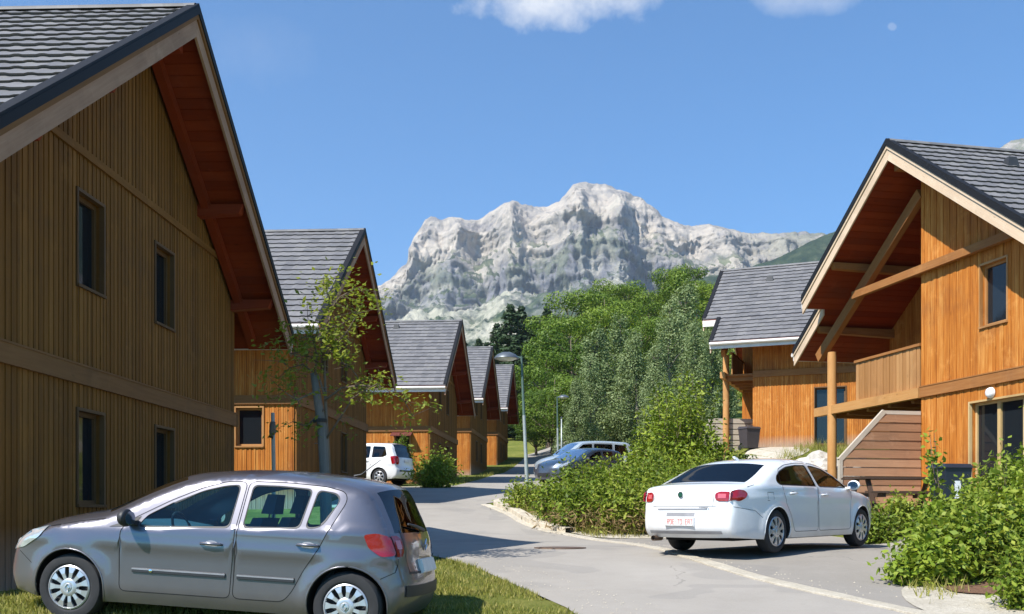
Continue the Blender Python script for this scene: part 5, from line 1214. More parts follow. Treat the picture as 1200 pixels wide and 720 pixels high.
def tree(name, h, cr_, kind, leaf, lmat, nclump, nleaf, trunk_r=.16, bark='bark', base=.18, seed=1):
    """tapered trunk, limbs to every clump, clumps of leaves with gaps; kind = 'broad' | 'poplar' | 'pine'"""
    global rng
    rng = np.random.default_rng(seed); root = empty(name); cents = []; rads = []
    lean = rng.normal(0, .02, 2) * h
    for i in range(nclump):
        f = rng.random(); z = base + (1 - base) * f
        if kind == 'broad': R_ = cr_ * math.sqrt(max(.05, 1 - ((z - .58) / .50) ** 2)); rr_ = R_ * rng.random() ** .35 * .95; cs = cr_ * rng.uniform(.28, .46)
        elif kind == 'poplar': R_ = cr_ * (1 - .82 * f ** 1.6) * min(1, .55 + 2.2 * f); rr_ = R_ * math.sqrt(rng.random()) * .9; cs = cr_ * rng.uniform(.26, .42) * (1 - .45 * f)
        else: R_ = cr_ * (1 - f) ** .85 + .05; rr_ = R_ * rng.uniform(.2, 1); cs = cr_ * (.07 + .13 * (1 - f))
        a = rng.random() * 6.283; cents.append((rr_ * math.cos(a) + lean[0] * z, rr_ * math.sin(a) + lean[1] * z, z * h)); rads.append(cs)
    tot = sum(r * r for r in rads); nper = [max(8, int(nleaf * r * r / tot)) for r in rads]
    P, Nn = blobcloud(cents, rads, nper, .55 if kind == 'broad' else .75 if kind != 'poplar' else 1.35, .86 if kind == 'broad' else .45)
    leaf_mesh('foliage', P, Nn, leaf, lmat, root, rn=.38)
    b = MB(); tp = [(lean[0] * t_ + .03 * h * .3 * math.sin(5 * t_ + seed), lean[1] * t_, t_ * h * .93) for t_ in np.linspace(0, 1, 9)]
    b.tube([(0, 0, -.6)] + tp, [trunk_r * 1.35] + [trunk_r * (1.15 - 1.05 * t_) for t_ in np.linspace(0, 1, 9)], 9)
    for c, r in list(zip(cents, rads))[:: max(1, nclump // 26)]:
        z0 = max(base * .6 * h, c[2] - math.hypot(c[0], c[1]) * .9 - .1 * h * .3); k = z0 / (h * .93); s_ = Vector((lean[0] * k + .009 * h * math.sin(5 * k + seed), lean[1] * k, z0)); e = Vector(c)
        mid = s_.lerp(e, .5) + Vector((0, 0, .04 * h * .5)); b.tube([s_, mid, e], [trunk_r * .42 * (1.1 - k * .8), trunk_r * .25, trunk_r * .06], 5)
    b.build('trunk', MT[bark], root, True)
    return root
def put(o, x, y, s=1.0, rz=None, sz=None, dz=0.0):
    o.location = (x, y, gz(x, y) + dz); o.rotation_euler = (0, 0, random.random() * 6.28 if rz is None else rz); o.scale = (s, s, s * (sz or 1)); return o

protoB = [tree('broadleaf_tree', 9.5, 4.0, 'broad', .25, 'leaf_broad', 26, 12000, .22, seed=11), tree('broadleaf_tree', 10.5, 3.6, 'broad', .25, 'leaf_broad', 26, 12000, .22, seed=12), tree('broadleaf_tree', 8, 3.8, 'broad', .32, 'leaf_lime', 55, 6000, .2, seed=13)]
protoP = [tree('poplar_tree', 11, 2.8, 'poplar', .21, 'leaf_poplar', 95, 16000, .18, 'bark_grey', .05, seed=21), tree('poplar_tree', 12.5, 2.6, 'poplar', .21, 'leaf_poplar', 100, 16000, .18, 'bark_grey', .05, seed=22)]
protoC = [tree('conifer_tree', 19, 3.9, 'pine', .42, 'leaf_pine', 330, 15000, .28, base=.06, seed=31)]
used = set()
def place(proto, x, y, s, label, cat, group, sz=None):
    if id(proto) not in used: used.add(id(proto)); o = proto
    else: o = copy_tree(proto)
    put(o, x, y, s, sz=sz); tag(o, label, cat, group); return o
def px2x(px, y): return (px - 600) / 1170 * y
# (pixel column the crown stands in, distance, pixel row of the top) -> position and height
def hill_tree(proto, h0, px, y, top, label, cat, group, wide=1.0):
    x = px2x(px, y); z = gz(x, y); H = (600 - top) / 1170 * y - z; s = H / h0
    o = place(proto, x, y, s, label, cat, group); o.scale = (s * wide, s * wide, s); return o
GB = 'broadleaf trees on the hillside behind the parked cars'; GP = 'grey-green poplars behind the roadside shrubs'; GC = 'dark conifers under the mountain'
Hs = {id(protoB[0]): 9.3, id(protoB[1]): 10.3, id(protoB[2]): 7.9, id(protoP[0]): 11, id(protoP[1]): 12.5, id(protoC[0]): 19}
bl = [(642, 92, 420, 1, 1.15), (672, 96, 392, 0, 1.2), (668, 104, 382, 1, 1.1), (688, 112, 362, 0, 1.1), (668, 128, 352, 1, 1.0), (708, 126, 345, 0, 1.0), (735, 132, 338, 1, 1.0), (762, 138, 334, 0, 1.0), (790, 140, 322, 1, 1.0), (818, 134, 326, 0, 1.0),
      (842, 128, 334, 1, 1.0), (722, 150, 330, 0, .9), (695, 140, 346, 1, .9), (775, 156, 326, 0, .9), (805, 152, 318, 1, .9), (866, 124, 352, 0, 1.0), (648, 80, 440, 0, 1.1), (628, 84, 462, 1, 1.0), (750, 106, 372, 0, 1.1), (700, 90, 415, 1, 1.0), (900, 120, 365, 1, 1.1), (940, 120, 365, 0, 1.1), (860, 84, 420, 2, 1.1)]
lb = ['lowest', 'front', 'rear', 'upper']
for i, (px, y, top, k, w) in enumerate(bl):
    hill_tree(protoB[k], Hs[id(protoB[k])], px, y, top, 'bright green broadleaf tree with a rounded crown in the wood on the hillside', 'tree', GB, w)
pp = [(700, 66, 388, 0, 1.15), (728, 70, 372, 1, 1.1), (690, 60, 418, 1, .95), (748, 64, 392, 0, 1.1), (780, 72, 356, 1, 1.15), (802, 76, 336, 0, 1.1), (818, 64, 378, 1, 1.1), (770, 58, 405, 0, 1.0), (672, 58, 448, 0, .9), (838, 66, 372, 1, 1.0)]
for px, y, top, k, w in pp: hill_tree(protoP[k], Hs[id(protoP[k])], px, y, top, 'tall slender grey-green poplar standing in the clump in front of the wood', 'tree', GP, w)
cc = [(597, 150, 358, 1.15), (613, 158, 360, 1.1), (639, 165, 360, 1.1), (628, 150, 372, 1.1), (650, 150, 378, 1.1), (584, 160, 380, 1.1), (622, 170, 372, 1.2), (648, 175, 370, 1.1), (604, 140, 398, 1.2), (572, 150, 402, 1.2), (560, 170, 398, 1.2), (545, 172, 402, 1.1), (618, 130, 405, 1.2), (590, 128, 425, 1.2), (640, 140, 390, 1.1)]
for px, y, top, w in cc: hill_tree(protoC[0], 19, px, y, top, 'dark pointed conifer in the clump between the chalet roofs and the bright wood', 'tree', GC, w * 1.45)

ORD = ['first', 'second', 'third', 'fourth', 'fifth', 'sixth', 'seventh', 'eighth', 'ninth', 'tenth', 'eleventh', 'twelfth', 'thirteenth', 'fourteenth', 'fifteenth', 'sixteenth', 'seventeenth', 'eighteenth', 'nineteenth', 'twentieth', 'twenty-first', 'twenty-second', 'twenty-third', 'twenty-fourth']
def number(group, text, key=lambda o: o.location.x / o.location.y):
    L_ = sorted([o for o in C.objects if o.get('group') == group and o.parent is None], key=key)
    for i, o in enumerate(L_): o['label'] = text % ORD[i]
number(GB, 'bright green broadleaf tree on the hillside, %s from the left in the wood')
number(GP, 'tall slender grey-green poplar, %s from the left in its clump')
number(GC, 'dark pointed conifer, %s from the left in the clump above the far chalets')
# shrubs: many stems from the ground, leafy right down to it
def shrub(h, r, leaf, lmat, n, seed, stems=9, dry=0, name='shrub', asp=.45, upright=.35):
    global rng
    rng = np.random.default_rng(seed); root = empty(name); b = MB(); P = []; Nn = []
    nb = int(16 + 12 * r)
    for i in range(nb * 2):
        a = rng.random() * 6.283; q = rng.random() ** .5; rr_ = r * q; hh = h * (1 - .55 * q * q) * rng.uniform(.55, 1.08)
        e = np.array([rr_ * math.cos(a), rr_ * math.sin(a), hh]); s_ = np.array([rr_ * .35 * math.cos(a), rr_ * .35 * math.sin(a), -.1])
        m_ = (s_ + e) / 2 + np.array([0, 0, .12 * h])
        if i % 2 == 0: b.tube([s_, m_, e], [.012, .008, .003], 4)
        k = max(6, int(n / (nb * 2))); t_ = rng.random(k) ** .75; pts = np.outer((1 - t_) ** 2, s_) + np.outer(2 * t_ * (1 - t_), m_) + np.outer(t_ ** 2, e)
        pts = pts + rng.normal(0, 1, (k, 3)) * (.04 + .07 * r * .8) * (0.6 + t_[:, None]) ; pts[:, 2] = np.maximum(pts[:, 2], .01)
        P.append(pts); Nn.append(np.tile(np.array([math.cos(a) * .4 * q, math.sin(a) * .4 * q, .7]), (k, 1)))
    for i in range(int(nb * .7)):                         # long shoots standing out of the outline
        a = rng.random() * 6.283; q = rng.random() ** .5; s_ = np.array([r * q * .7 * math.cos(a), r * q * .7 * math.sin(a), h * .5]); e = s_ + np.array([rng.normal(0, .14), rng.normal(0, .14), h * rng.uniform(.25, .55) * (1 - .4 * q)])
        k = 26; t_ = np.linspace(.1, 1, k); P.append(s_ + np.outer(t_, e - s_) + rng.normal(0, .035, (k, 3))); Nn.append(np.tile([0, 0, .8], (k, 1))); b.tube([s_, e], [.007, .002], 4)
    leaf_mesh('foliage', np.concatenate(P), np.concatenate(Nn), leaf, lmat, root, asp)
    if dry:
        D = rng.normal(0, 1, (dry, 3)) * np.array([r * .55, r * .55, .12 * h]) + np.array([0, 0, .22 * h]); D[:, 2] = np.abs(D[:, 2]); leaf_mesh('dry_foliage', D, np.tile([0, 0, .3], (dry, 1)), leaf * 1.6, 'dry_stem', root, .14)
    b.build('stem', MT['bark'], root); return root
def shr(x, y, h, r, leaf, lmat, n, seed, label, group=None, dry=0, cat='shrub', name='shrub', asp=.45):
    o = shrub(h, r, leaf, lmat, n, seed, dry=dry, name=name, asp=asp); o.location = (x, y, gz(x, y)); tag(o, label, cat, group); return o
GS = 'shrubs on the planted island beside the road'
lab = 'dense yellow-green shrub grown together with its neighbours on the planted island beside the road'
for i, (x, y, h, r) in enumerate([(.98, 21.9, 1.05, .72), (1.55, 21.1, 1.15, .8), (2.25, 20.75, 1.2, .85), (3.0, 20.6, 1.25, .85), (3.75, 20.9, 1.25, .85), (1.5, 22.8, 1.35, .9), (2.4, 22.3, 1.45, .95), (3.3, 22.2, 1.5, 1.0), (4.3, 22.2, 1.45, 1.0), (2.0, 24.2, 1.35, 1.0), (3.4, 24.3, 1.6, 1.1), (4.8, 24.3, 1.55, 1.1)]):
    shr(x, y, h, r, .105, 'leaf_bush', 3600, 40 + i, lab, GS, dry=1100 if y < 21.7 else 0)
shr(.30, 24.4, .75, .55, .09, 'leaf_bush', 2400, 60, 'small round shrub beside the foot of the near street lamp at the kerb nose', dry=150)
GL = 'tall lime-green shrubs behind the planted island'
for i, (x, y, h, r) in enumerate([(4.2, 26.8, 3.3, 1.15), (3.6, 27.4, 1.6, .7), (5.0, 27.2, 2.3, 1.1), (4.9, 28.6, 3.8, 1.1)]):
    shr(x, y, h, r, .13, 'leaf_lime', 4600, 70 + i, 'tall lime-green shrub rising behind the planted island and the white saloon', GL)
shr(6.0, 27.6, 1.5, 1.0, .12, 'leaf_broad', 3000, 76, 'darker green shrub beside the wooden paling fence behind the white saloon')
# shrubs in front of the right chalet
GF = 'leafy shrubs filling the bed in the lower right corner'
for i, (x, y, h, r) in enumerate([(4.85, 11.7, .45, .42), (5.45, 12.0, .85, .60), (6.15, 12.2, 1.15, .72), (6.85, 12.6, 1.30, .80), (5.95, 13.2, 1.0, .60), (6.9, 13.8, 1.25, .85), (7.7, 13.2, 1.3, .9), (6.3, 11.7, .70, .5), (7.9, 15.0, 1.15, .9), (5.5, 12.8, .75, .45)]):
    shr(x, y, h, r, .088, 'leaf_bush' if i % 3 else 'leaf_lime', 6500, 80 + i, 'broad yellow-green shrub in the leafy bed in front of the glazed door of the right chalet', GF, asp=.55)
shr(5.30, 10.0, .70, .42, .075, 'leaf_bush', 4200, 95, 'low dark shrub at the very bottom right corner of the gravel strip')
shr(6.55, 17.9, .62, .42, .085, 'leaf_bush', 2600, 96, 'shrub just ahead of the bonnet of the white saloon', 'shrubs by the bonnet of the white saloon')
shr(7.15, 18.3, .70, .42, .085, 'leaf_bush', 2600, 97, 'shrub on the terrace edge before the slatted screen', 'shrubs by the bonnet of the white saloon')
shr(-2.75, 36.3, 1.35, .95, .12, 'leaf_lime', 4200, 98, 'rounded bright green shrub at the front corner of the third left chalet')
shr(-4.6, 41.6, 2.2, .55, .11, 'leaf_broad', 2600, 99, 'narrow young bush standing against the sunlit wall behind the white people carrier')
# tall sprig at the right edge
def sprig(x, y, h, seed, label):
    global rng
    rng = np.random.default_rng(seed); root = empty('sapling', (x, y, gz(x, y))); b = MB(); P = []
    for k in range(5):
        a = rng.random() * 6.28; e = np.array([.22 * math.cos(a), .22 * math.sin(a), h * rng.uniform(.75, 1)]); b.tube([(0, 0, -.05), tuple(e * .5 + np.array([0, 0, .1])), tuple(e)], [.011, .008, .003], 5)
        t_ = rng.uniform(.25, 1, 70); P.append(np.outer(t_, e) + rng.normal(0, .07, (70, 3)))
    P = np.concatenate(P); leaf_mesh('foliage', P, np.tile([0, 0, .8], (len(P), 1)), .085, 'leaf_lime', root, .6); b.build('stem', MT['bark'], root); tag(root, label, 'sapling'); return root
sprig(7.05, 13.2, 2.15, 5, 'tall leafy sapling in front of the glazed door at the right edge')
sprig(6.1, 14.1, 1.85, 6, 'thin leafy sapling before the orange wall left of the glazed door')

# slender young tree with its wrapped stem
def young_tree():
    global rng
    rng = np.random.default_rng(77); Y0_ = 13.4; X0 = px2x(381, Y0_); z0 = gz(X0, Y0_)
    root = empty('young_tree', (X0, Y0_, z0)); zz = lambda py: (600 - py) / 1170 * Y0_ - z0; xx = lambda px: (px - 381) / 1170 * Y0_
    b = MB(); b.tube([(xx(384), 0, -.2), (xx(381), 0, zz(556)), (xx(377), .02, zz(500)), (xx(372), .03, zz(470)), (xx(367), .03, zz(437))], [.092, .074, .066, .056, .046], 12)
    for py in (520, 494, 455): b.tube([(xx(376) - .09, .0, zz(py)), (xx(376) + .09, .02, zz(py - 1))], .004, 4)
    b.build('trunk', MT['bark_grey'], root, True)
    b = MB(); b.lathe([(.094, -.025), (.098, 0), (.094, .025)], 14, mat=Matrix.Translation((xx(374.5), .02, zz(493)))); b.build('tie_band', MT['tie_band'], root)
    b = MB(); limbs = [[(386, 555), (382, 500), (380, 460), (378, 425), (381, 390), (386, 350), (392, 318)], [(369, 440), (372, 415), (366, 395), (362, 372)], [(380, 462), (372, 440), (352, 425), (335, 428), (318, 440)], [(379, 430), (366, 420), (345, 418)], [(378, 425), (395, 405), (410, 390), (422, 372)],
         [(380, 470), (400, 455), (425, 452), (450, 455), (474, 470), (484, 488)], [(382, 515), (400, 490), (415, 468), (430, 460), (446, 452)], [(379, 400), (360, 392), (345, 398)], [(384, 370), (400, 350), (420, 342)], [(383, 385), (398, 378), (412, 362)], [(386, 350), (378, 330)], [(368, 460), (350, 470), (338, 462)], [(380, 480), (360, 500), (345, 495)]]
    P = []; tips = []
    for l in limbs:
        dy = rng.uniform(-.5, .5); pts = [Vector((xx(p), dy * i / len(l), zz(q))) for i, (p, q) in enumerate(l)]
        th = .030 if l is limbs[0] else .016; b.tube(pts, list(np.linspace(th, .004, len(pts))), 6)
        for i in range(1, len(pts)):
            u = i / (len(pts) - 1)
            if l is limbs[0] and i < 4: continue
            k = int(10 + 55 * u ** 2); c = np.array(pts[i]); P.append(c + rng.normal(0, 1, (k, 3)) * np.array([.13, .13, .085]) * (0.5 + u))
            for _ in range(4):
                e = pts[i] + Vector((rng.normal(0, .2), rng.normal(0, .2), rng.normal(.02, .10))); b.tube([pts[i], e], [.004, .0015], 4); k = int(5 + 16 * u); P.append(np.array(e) + rng.normal(0, .05, (k, 3)))
    for px, py, k in ((398, 420, 150), (390, 410, 120), (345, 410, 90), (362, 420, 80), (410, 430, 110), (372, 398, 60), (420, 455, 70), (405, 342, 50), (420, 365, 50), (390, 395, 90), (330, 425, 50), (435, 460, 40)):
        c = Vector((xx(px), rng.normal(0, .12), zz(py))); near_ = min((Vector((xx(p), 0, zz(q))) for l in limbs for p, q in l[1:]), key=lambda v: (v - c).length); b.tube([near_, near_.lerp(c, .5) + Vector((0, 0, .02)), c], [.010, .007, .004], 5)
        for _ in range(7):
            e = c + Vector((rng.normal(0, .15), rng.normal(0, .15), rng.normal(.01, .075))); b.tube([c, e], [.0045, .0015], 4); t_ = rng.random((int(k / 6), 1)); P.append(np.array(c) * (1 - t_) + np.array(e) * t_ * 1.1 + rng.normal(0, .035, (int(k / 6), 3)))
    P = np.concatenate(P); P = P[rng.random(len(P)) < .50]; P[:, 2] -= .02; b.build('branch', MT['bark'], root, True)
    leaf_mesh('foliage', P, np.tile([0, 0, .9], (len(P), 1)), .074, 'leaf_birch', root, .5)
    tag(root, 'slender young tree with a wrapped grey stem and thin leafy branches behind the silver hatchback', 'tree')
young_tree()
# pale support stake
Ys = 15.2; xs_ = px2x(320, Ys); zs_ = gz(xs_, Ys); st = empty('wooden_stake', (xs_, Ys, zs_)); tag(st, 'thin pale wooden stake with a knotted top before the sunlit side window', 'stake')
hz_ = (600 - 484) / 1170 * Ys - zs_
b = MB(); b.tube([(0, 0, -.2), (.01, 0, hz_ * .6), (-.005, 0, hz_)], [.035, .032, .03], 8); b.build('shaft', MT['grey_wood'], st, True)
b = MB(); b.tube([(-.03, -.02, hz_ - .38), (.0, -.03, hz_ - .30), (.0, -.02, hz_ - .14)], [.045, .055, .04], 8); b.build('tie', MT['bark'], st, True)

number(GS, 'yellow-green shrub on the planted island by the road, %s from the left')
number(GL, 'tall lime-green shrub behind the planted island, %s from the left')
number(GF, 'leafy yellow-green shrub in the bed at the lower right, %s from the left')
# grass blades (uncountable): the lawn under and beside the silver car, and fringes along the kerbs
def blades(name, poly, dens, h, seed, label):
    global rng
    rng = np.random.default_rng(seed); xs = [p[0] for p in poly]; ys = [p[1] for p in poly]; A = (max(xs) - min(xs)) * (max(ys) - min(ys)); n = int(A * dens)
    X = rng.uniform(min(xs), max(xs), n); Y_ = rng.uniform(min(ys), max(ys), n); cl = np.array([noise.noise(Vector((a * 1.3, b_ * 1.3, seed))) for a, b_ in zip(X, Y_)]); k = inpoly(X, Y_, poly) & ~inpoly(X, Y_, ROADS) & (rng.random(n) < .70 + cl * 1.1); X = X[k]; Y_ = Y_[k]; cl = cl[k]; n = len(X)
    a = rng.random(n) * 6.283; hh = h * rng.uniform(.5, 1.2, n) * (1 + cl * .8); w = .006 + .004 * rng.random(n); Z = g(X, Y_) - .01; lx = rng.normal(0, .35, n) * hh; ly = rng.normal(0, .35, n) * hh
    p0 = np.stack([X - w * np.cos(a), Y_ - w * np.sin(a), Z], 1); p1 = np.stack([X + w * np.cos(a), Y_ + w * np.sin(a), Z], 1); p2 = np.stack([X + lx, Y_ + ly, Z + hh], 1)
    V = np.stack([p0, p1, p2], 1).reshape(-1, 3); me = bpy.data.meshes.new(name); np_mesh(me, V, np.arange(3 * n).reshape(n, 3)); me.materials.append(MT['grass_blade']); o = bpy.data.objects.new(name, me); C.objects.link(o); tag(o, label, 'grass', kind='stuff')
blades('grass', [(-5.2, 7.2), (1.6, 7.2), (1.2, 9.5), (.2, 12.0), (-.6, 13.7), (-1.5, 14.9), (-2.8, 16.5), (-5.3, 16.5)], 1700, .058, 3, 'short yellow-green grass under and beside the silver hatchback')
blades('tall_grass', [(1.75, 19.5), (3.2, 19.55), (5.2, 19.3), (5.2, 20.6), (3.2, 20.9), (1.9, 20.9), (1.0, 22.6), (.5, 24.9), (-.2, 25.2), (.1, 24.2), (.75, 21.7)], 260, .24, 4, 'long dry grass along the foot of the shrubs on the planted island')
blades('tall_grass', [(4.25, 10.2), (5.0, 10.9), (5.5, 12.6), (6.6, 14.6), (6.2, 14.5), (5.2, 13.2), (4.5, 11.9)], 220, .17, 5, 'wispy grass in front of the shrubs at the lower right')
blades('meadow_grass', [(6.9, 26), (10.8, 26), (12, 34), (9.6, 34.4), (8.9, 31), (7.2, 29), (6.5, 28)], 160, .28, 6, 'rough grass on the bank below the farther right chalet')
blades('verge_grass', [(-4.8, 41.5), (-1.9, 43.5), (1.0, 72), (.2, 72), (-2.9, 44), (-4.8, 42.4)], 60, .22, 8, 'green strip of grass along the front of the farther left chalets')

# ---------------------------------------------------------------- street furniture and small things
def street_lamp(x, y, zt, lean, hl, label, arm=-1, ph=.055):
    z0 = gz(x, y); root = empty('street_lamp', (x, y, z0)); H = zt - z0; T = lambda f: (lean * (1 - f) * -1 * 0 + lean * f, 0, H * f)
    b = MB(); k = .62; b.tube([(0, 0, -.3), (0, 0, .02), T(k)], [ph, ph, ph * .72], 12); b.lathe([(ph * 2.0, -.02), (ph * 2.0, .03), (ph * 1.1, .05)], 12); b.build('pole', MT['lamp_pole'], root, True, 40)
    b = MB(); tp = Vector(T(1)); b.tube([T(k), tuple(tp + Vector((0, 0, .04)))], [ph * .66, ph * .5], 12); b.tube([tuple(tp), tuple(tp + Vector((arm * hl * .35, 0, .06)))], ph * .5, 8); b.build('upper_pole', MT['pole_green'], root, True, 40)
    c = tp + Vector((arm * hl * .62, 0, .02)); b = MB(); Mx = Matrix.Translation(c)
    b.lathe([(.02, hl * .22), (hl * .20, hl * .20), (hl * .38, hl * .12), (hl * .5, .0), (hl * .52, -.03), (hl * .47, -.035), (hl * .42, -.02), (.001, -.01)], 26, mat=Mx); b.build('lamp_hood', MT['lamp_metal'], root, True, 50)
    b = MB(); b.lathe([(hl * .44, -.03), (hl * .30, -hl * .12), (.001, -hl * .15)], 22, mat=Mx); b.build('lamp_glass', MT['lamp_glass'], root, True)
    tag(root, label, 'street lamp', 'street lamps along the road'); return root
street_lamp(px2x(619, 24.9), 24.9, (600 - 420) / 1170 * 24.9, -.17, .60, 'near street lamp, leaning grey pole with a domed head, beside the small round shrub')
street_lamp(px2x(654, 52), 52, (600 - 466) / 1170 * 52, -.05, .55, 'distant street lamp behind the parked people carrier', arm=1, ph=.06)
sp_ = empty('pole', (px2x(658, 50), 50, gz(px2x(658, 50), 50))); tag(sp_, 'thin bare pole just right of the distant street lamp', 'pole'); b = MB(); hp = (600 - 490) / 1170 * 50 - gz(px2x(658, 50), 50)
b.tube([(0, 0, -.2), (0, 0, hp)], [.04, .03], 8); b.build('shaft', MT['lamp_pole'], sp_, True); b = MB(); b.lathe([(.05, hp - .02), (.06, hp + .03), (.001, hp + .06)], 10); b.build('cap', MT['lamp_metal'], sp_)

# loose stones along the edging and the gravel verge (uncountable)
def stones(name, poly, n, label, smin=.008, smax=.03):
    rg = np.random.default_rng(12); xs = [p[0] for p in poly]; ys = [p[1] for p in poly]; X = rg.uniform(min(xs), max(xs), n * 3); Y_ = rg.uniform(min(ys), max(ys), n * 3); k = inpoly(X, Y_, poly); X = X[k][:n]; Y_ = Y_[k][:n]
    V = []; F = []
    for x, y in zip(X, Y_):
        s_ = rg.uniform(smin, smax) * rg.random() ** .5 + .002; z = gz(x, y) + .012; i = len(V); a = rg.random() * 6.28
        for q in range(5): V.append((x + s_ * math.cos(a + q * 1.257) * rg.uniform(.7, 1.2), y + s_ * math.sin(a + q * 1.257) * rg.uniform(.7, 1.2), z - .004))
        V.append((x, y, z + s_ * .55)); F += [(i + q, i + (q + 1) % 5, i + 5) for q in range(5)]
    b = MB(); b.mesh(V, F); tag(b.build(name, MT['kerb_stone']), label, 'stones', kind='stuff')
stones('loose_stones', [(4.2, 9.0), (3.7, 10.6), (3.05, 12.3), (2.6, 14.4), (2.3, 17.6), (1.8, 19.5), (1.0, 20.8), (.45, 21.8), (-.1, 24.3), (.6, 24.6), (1.2, 21.6), (2.2, 19.6), (2.6, 17.6), (2.8, 14.6), (3.3, 12.6), (4.4, 11.4), (5.6, 12), (6.2, 10), (5.2, 8.8)], 1100, 'loose pale stones along the edging of the road', .004, .016)
stones('road_grit', [(.8, 9.4), (-.6, 13.6), (-1.5, 15.2), (-.9, 15.4), (.1, 13.4), (.8, 11.6), (1.8, 9.4)], 260, 'grit and small stones at the grassy left edge of the road', .003, .010)
# boulders on the bank
def boulder(x, y, s, seed, label):
    bm = bmesh.new(); bmesh.ops.create_icosphere(bm, subdivisions=4, radius=1)
    for v in bm.verts:
        n = noise.fractal(v.co * 1.1 + Vector((seed, 0, 0)), 1, 2, 4) * .45; cel = noise.cell(v.co * 2 + Vector((seed, 3, 1))) * .08
        v.co *= 1 + n * .8 + cel; v.co.x *= s[0]; v.co.y *= s[1]; v.co.z *= s[2]
    me = bpy.data.meshes.new('boulder'); bm.to_mesh(me); bm.free(); me.materials.append(MT['boulder']); o = bpy.data.objects.new('boulder', me); C.objects.link(o); o.location = (x, y, gz(x, y) + s[2] * .35); o.rotation_euler = (0, 0, seed); tag(o, label, 'boulder', 'boulders on the bank below the farther chalet'); return o
boulder(8.25, 26.6, (.85, .7, .52), 1.3, 'large pale boulder on the grassy bank left of the timber post')
boulder(9.15, 26.4, (.55, .5, .42), 4.1, 'smaller pale boulder between the timber post and the slatted screen')
boulder(8.6, 25.6, (.40, .4, .28), 7.7, 'low pale boulder in front of the larger two, beside the timber post')
# stacked pale timber and paling fence by the farther chalet
def timber(x, y, rz, label):
    root = empty('timber_stack', (x, y, gz(x, y)), rz); tag(root, label, 'timber stack')
    for k in range(6):
        b = MB(); b.box((random.uniform(-.06, .06), 0, .12 + k * .20), (2.2 - k * .12, .45, .17)); b.build('timber', MT['grey_wood'], root)
    return root
timber(px2x(856, 36.5), 36.5, R(8), 'stack of pale squared timbers behind the paling fence below the balcony')
pf = empty('paling_fence', (px2x(833, 31.5), 31.5, gz(px2x(833, 31.5), 31.5))); tag(pf, 'short rustic paling fence of grey stakes behind the white saloon', 'fence')
for k in range(9):
    b = MB(); x = -.75 + k * .21; h_ = .95 + random.uniform(-.12, .15); b.tube([(x, 0, -.2), (x + random.uniform(-.04, .04), 0, h_)], [.035, .028], 6); b.build('paling', MT['grey_wood'], pf)
for z in (.35, .75):
    b = MB(); b.tube([(-.9, .05, z), (.2, .05, z + .03), (1.15, .05, z - .02)], .028, 6); b.build('rail', MT['grey_wood'], pf)
# bins
def wheelie_bin(x, y, rz, mat, h, label, lid='bin_blue'):
    root = empty('wheeled_bin', (x, y, gz(x, y)), rz); tag(root, label, 'bin'); b = MB(); w = .27
    b.hexa([(-w * .8, -w * .8, .06), (w * .8, -w * .8, .06), (w * .8, w * .8, .06), (-w * .8, w * .8, .06), (-w, -w, h), (w, -w, h), (w, w, h), (-w, w, h)]); b.build('bin_body', MT[mat], root)
    b = MB(); b.hexa([(-w - .02, -w - .03, h), (w + .02, -w - .03, h), (w + .02, w + .02, h), (-w - .02, w + .02, h), (-w + .02, -w + .02, h + .07), (w - .02, -w + .02, h + .07), (w - .02, w, h + .10), (-w + .02, w, h + .10)]); b.tube([(-w, w + .05, h + .02), (w, w + .05, h + .02)], .018, 6); b.build('lid', MT[lid], root)
    for s in (-1, 1):
        b = MB(); b.lathe([(.001, -.02), (.09, -.02), (.09, .02), (.001, .02)], 14, mat=Matrix.Translation((s * w * .85, w * .85, .09)) @ Matrix.Rotation(R(90), 4, 'Y')); b.build('wheel', MT['rubber'], root)
    return root
wb = wheelie_bin(px2x(1113, 18.4), 18.4, R(10), 'bin_blue', .86, 'dark blue wheeled bin on the terrace beside the orange wall')
b = MB(); b.bx(-.07, .05, -.262, -.252, .30, .62); b.build('label_plate', MT['white_plastic'], wb)
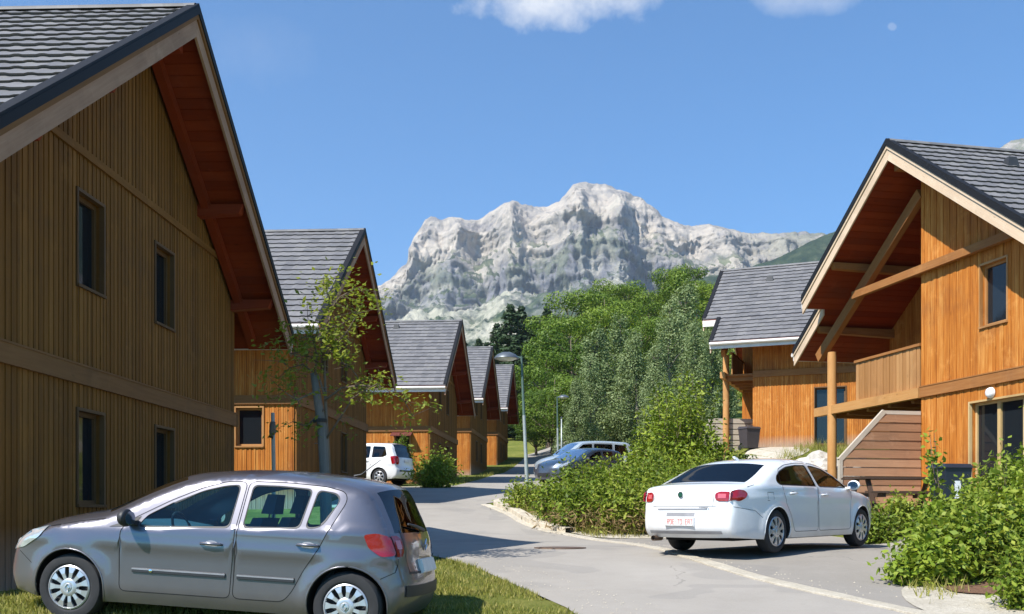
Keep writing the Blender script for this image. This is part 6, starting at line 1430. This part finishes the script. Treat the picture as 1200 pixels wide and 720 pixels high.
wheelie_bin(px2x(878, 34.4), 34.4, R(20), 'bin_dark', .72, 'brown bin at the near corner of the farther right chalet', 'bin_dark')
# dark picnic table with benches
pt = empty('picnic_table', (px2x(1052, 19.8), 19.8, gz(7.66, 19.8)), R(8)); tag(pt, 'dark stained picnic table with a bench in front of the slatted screen', 'table'); pt.location.z += .08
b = MB()
for k in range(5): b.bx(-1.0, 1.0, -.38 + k * .155, -.38 + k * .155 + .14, .70, .74)
b.build('table_top', MT['table_dark'], pt)
for s in (-1, 1):
    b = MB(); b.bx(-1.0, 1.0, s * .72 - .13, s * .72 - .01, .42, .455); b.bx(-1.0, 1.0, s * .72 + .01, s * .72 + .13, .42, .455); b.build('bench_seat', MT['table_dark'], pt)
for x in (-.75, .75):
    for s in (-1, 1):
        b = MB(); b.beam((x, s * .62, -.1), (x, s * .22, .70), .045, .09, up=(1, 0, 0)); b.build('leg', MT['table_dark'], pt)
    b = MB(); b.beam((x + .046, -.80, .38), (x + .046, .80, .38), .045, .08); b.build('crossbar', MT['table_dark'], pt)
# red awning over the side window of the third chalet
aw = MB(); aw.hexa([(-1.60, -4.75, 2.20), (-.72, -4.75, 2.20), (-.72, -4.33, 2.36), (-1.60, -4.33, 2.36), (-1.60, -4.75, 2.23), (-.72, -4.75, 2.23), (-.72, -4.33, 2.39), (-1.60, -4.33, 2.39)])
h3 = [o for o in C.objects if o.get('label', '').startswith('third timber')][0]
aw.build('window_awning', MT['awning_red'], h3)
# ---------------------------------------------------------------- haze
if HAZE:
    b = MB(); b.bx(-5600, 5600, -380, 6500, -30, 1250); hz = b.build('haze', [], None)
    m = bpy.data.materials.new('haze'); m.use_nodes = True; t = m.node_tree; t.nodes.remove(t.nodes['Principled BSDF'])
    v = N(t, 'ShaderNodeVolumePrincipled'); v.inputs['Density'].default_value = HAZE; v.inputs['Color'].default_value = (.80, .87, 1.0, 1); v.inputs['Anisotropy'].default_value = .2
    t.links.new(v.outputs[0], t.nodes['Material Output'].inputs['Volume']); hz.data.materials.append(m); tag(hz, kind='stuff')
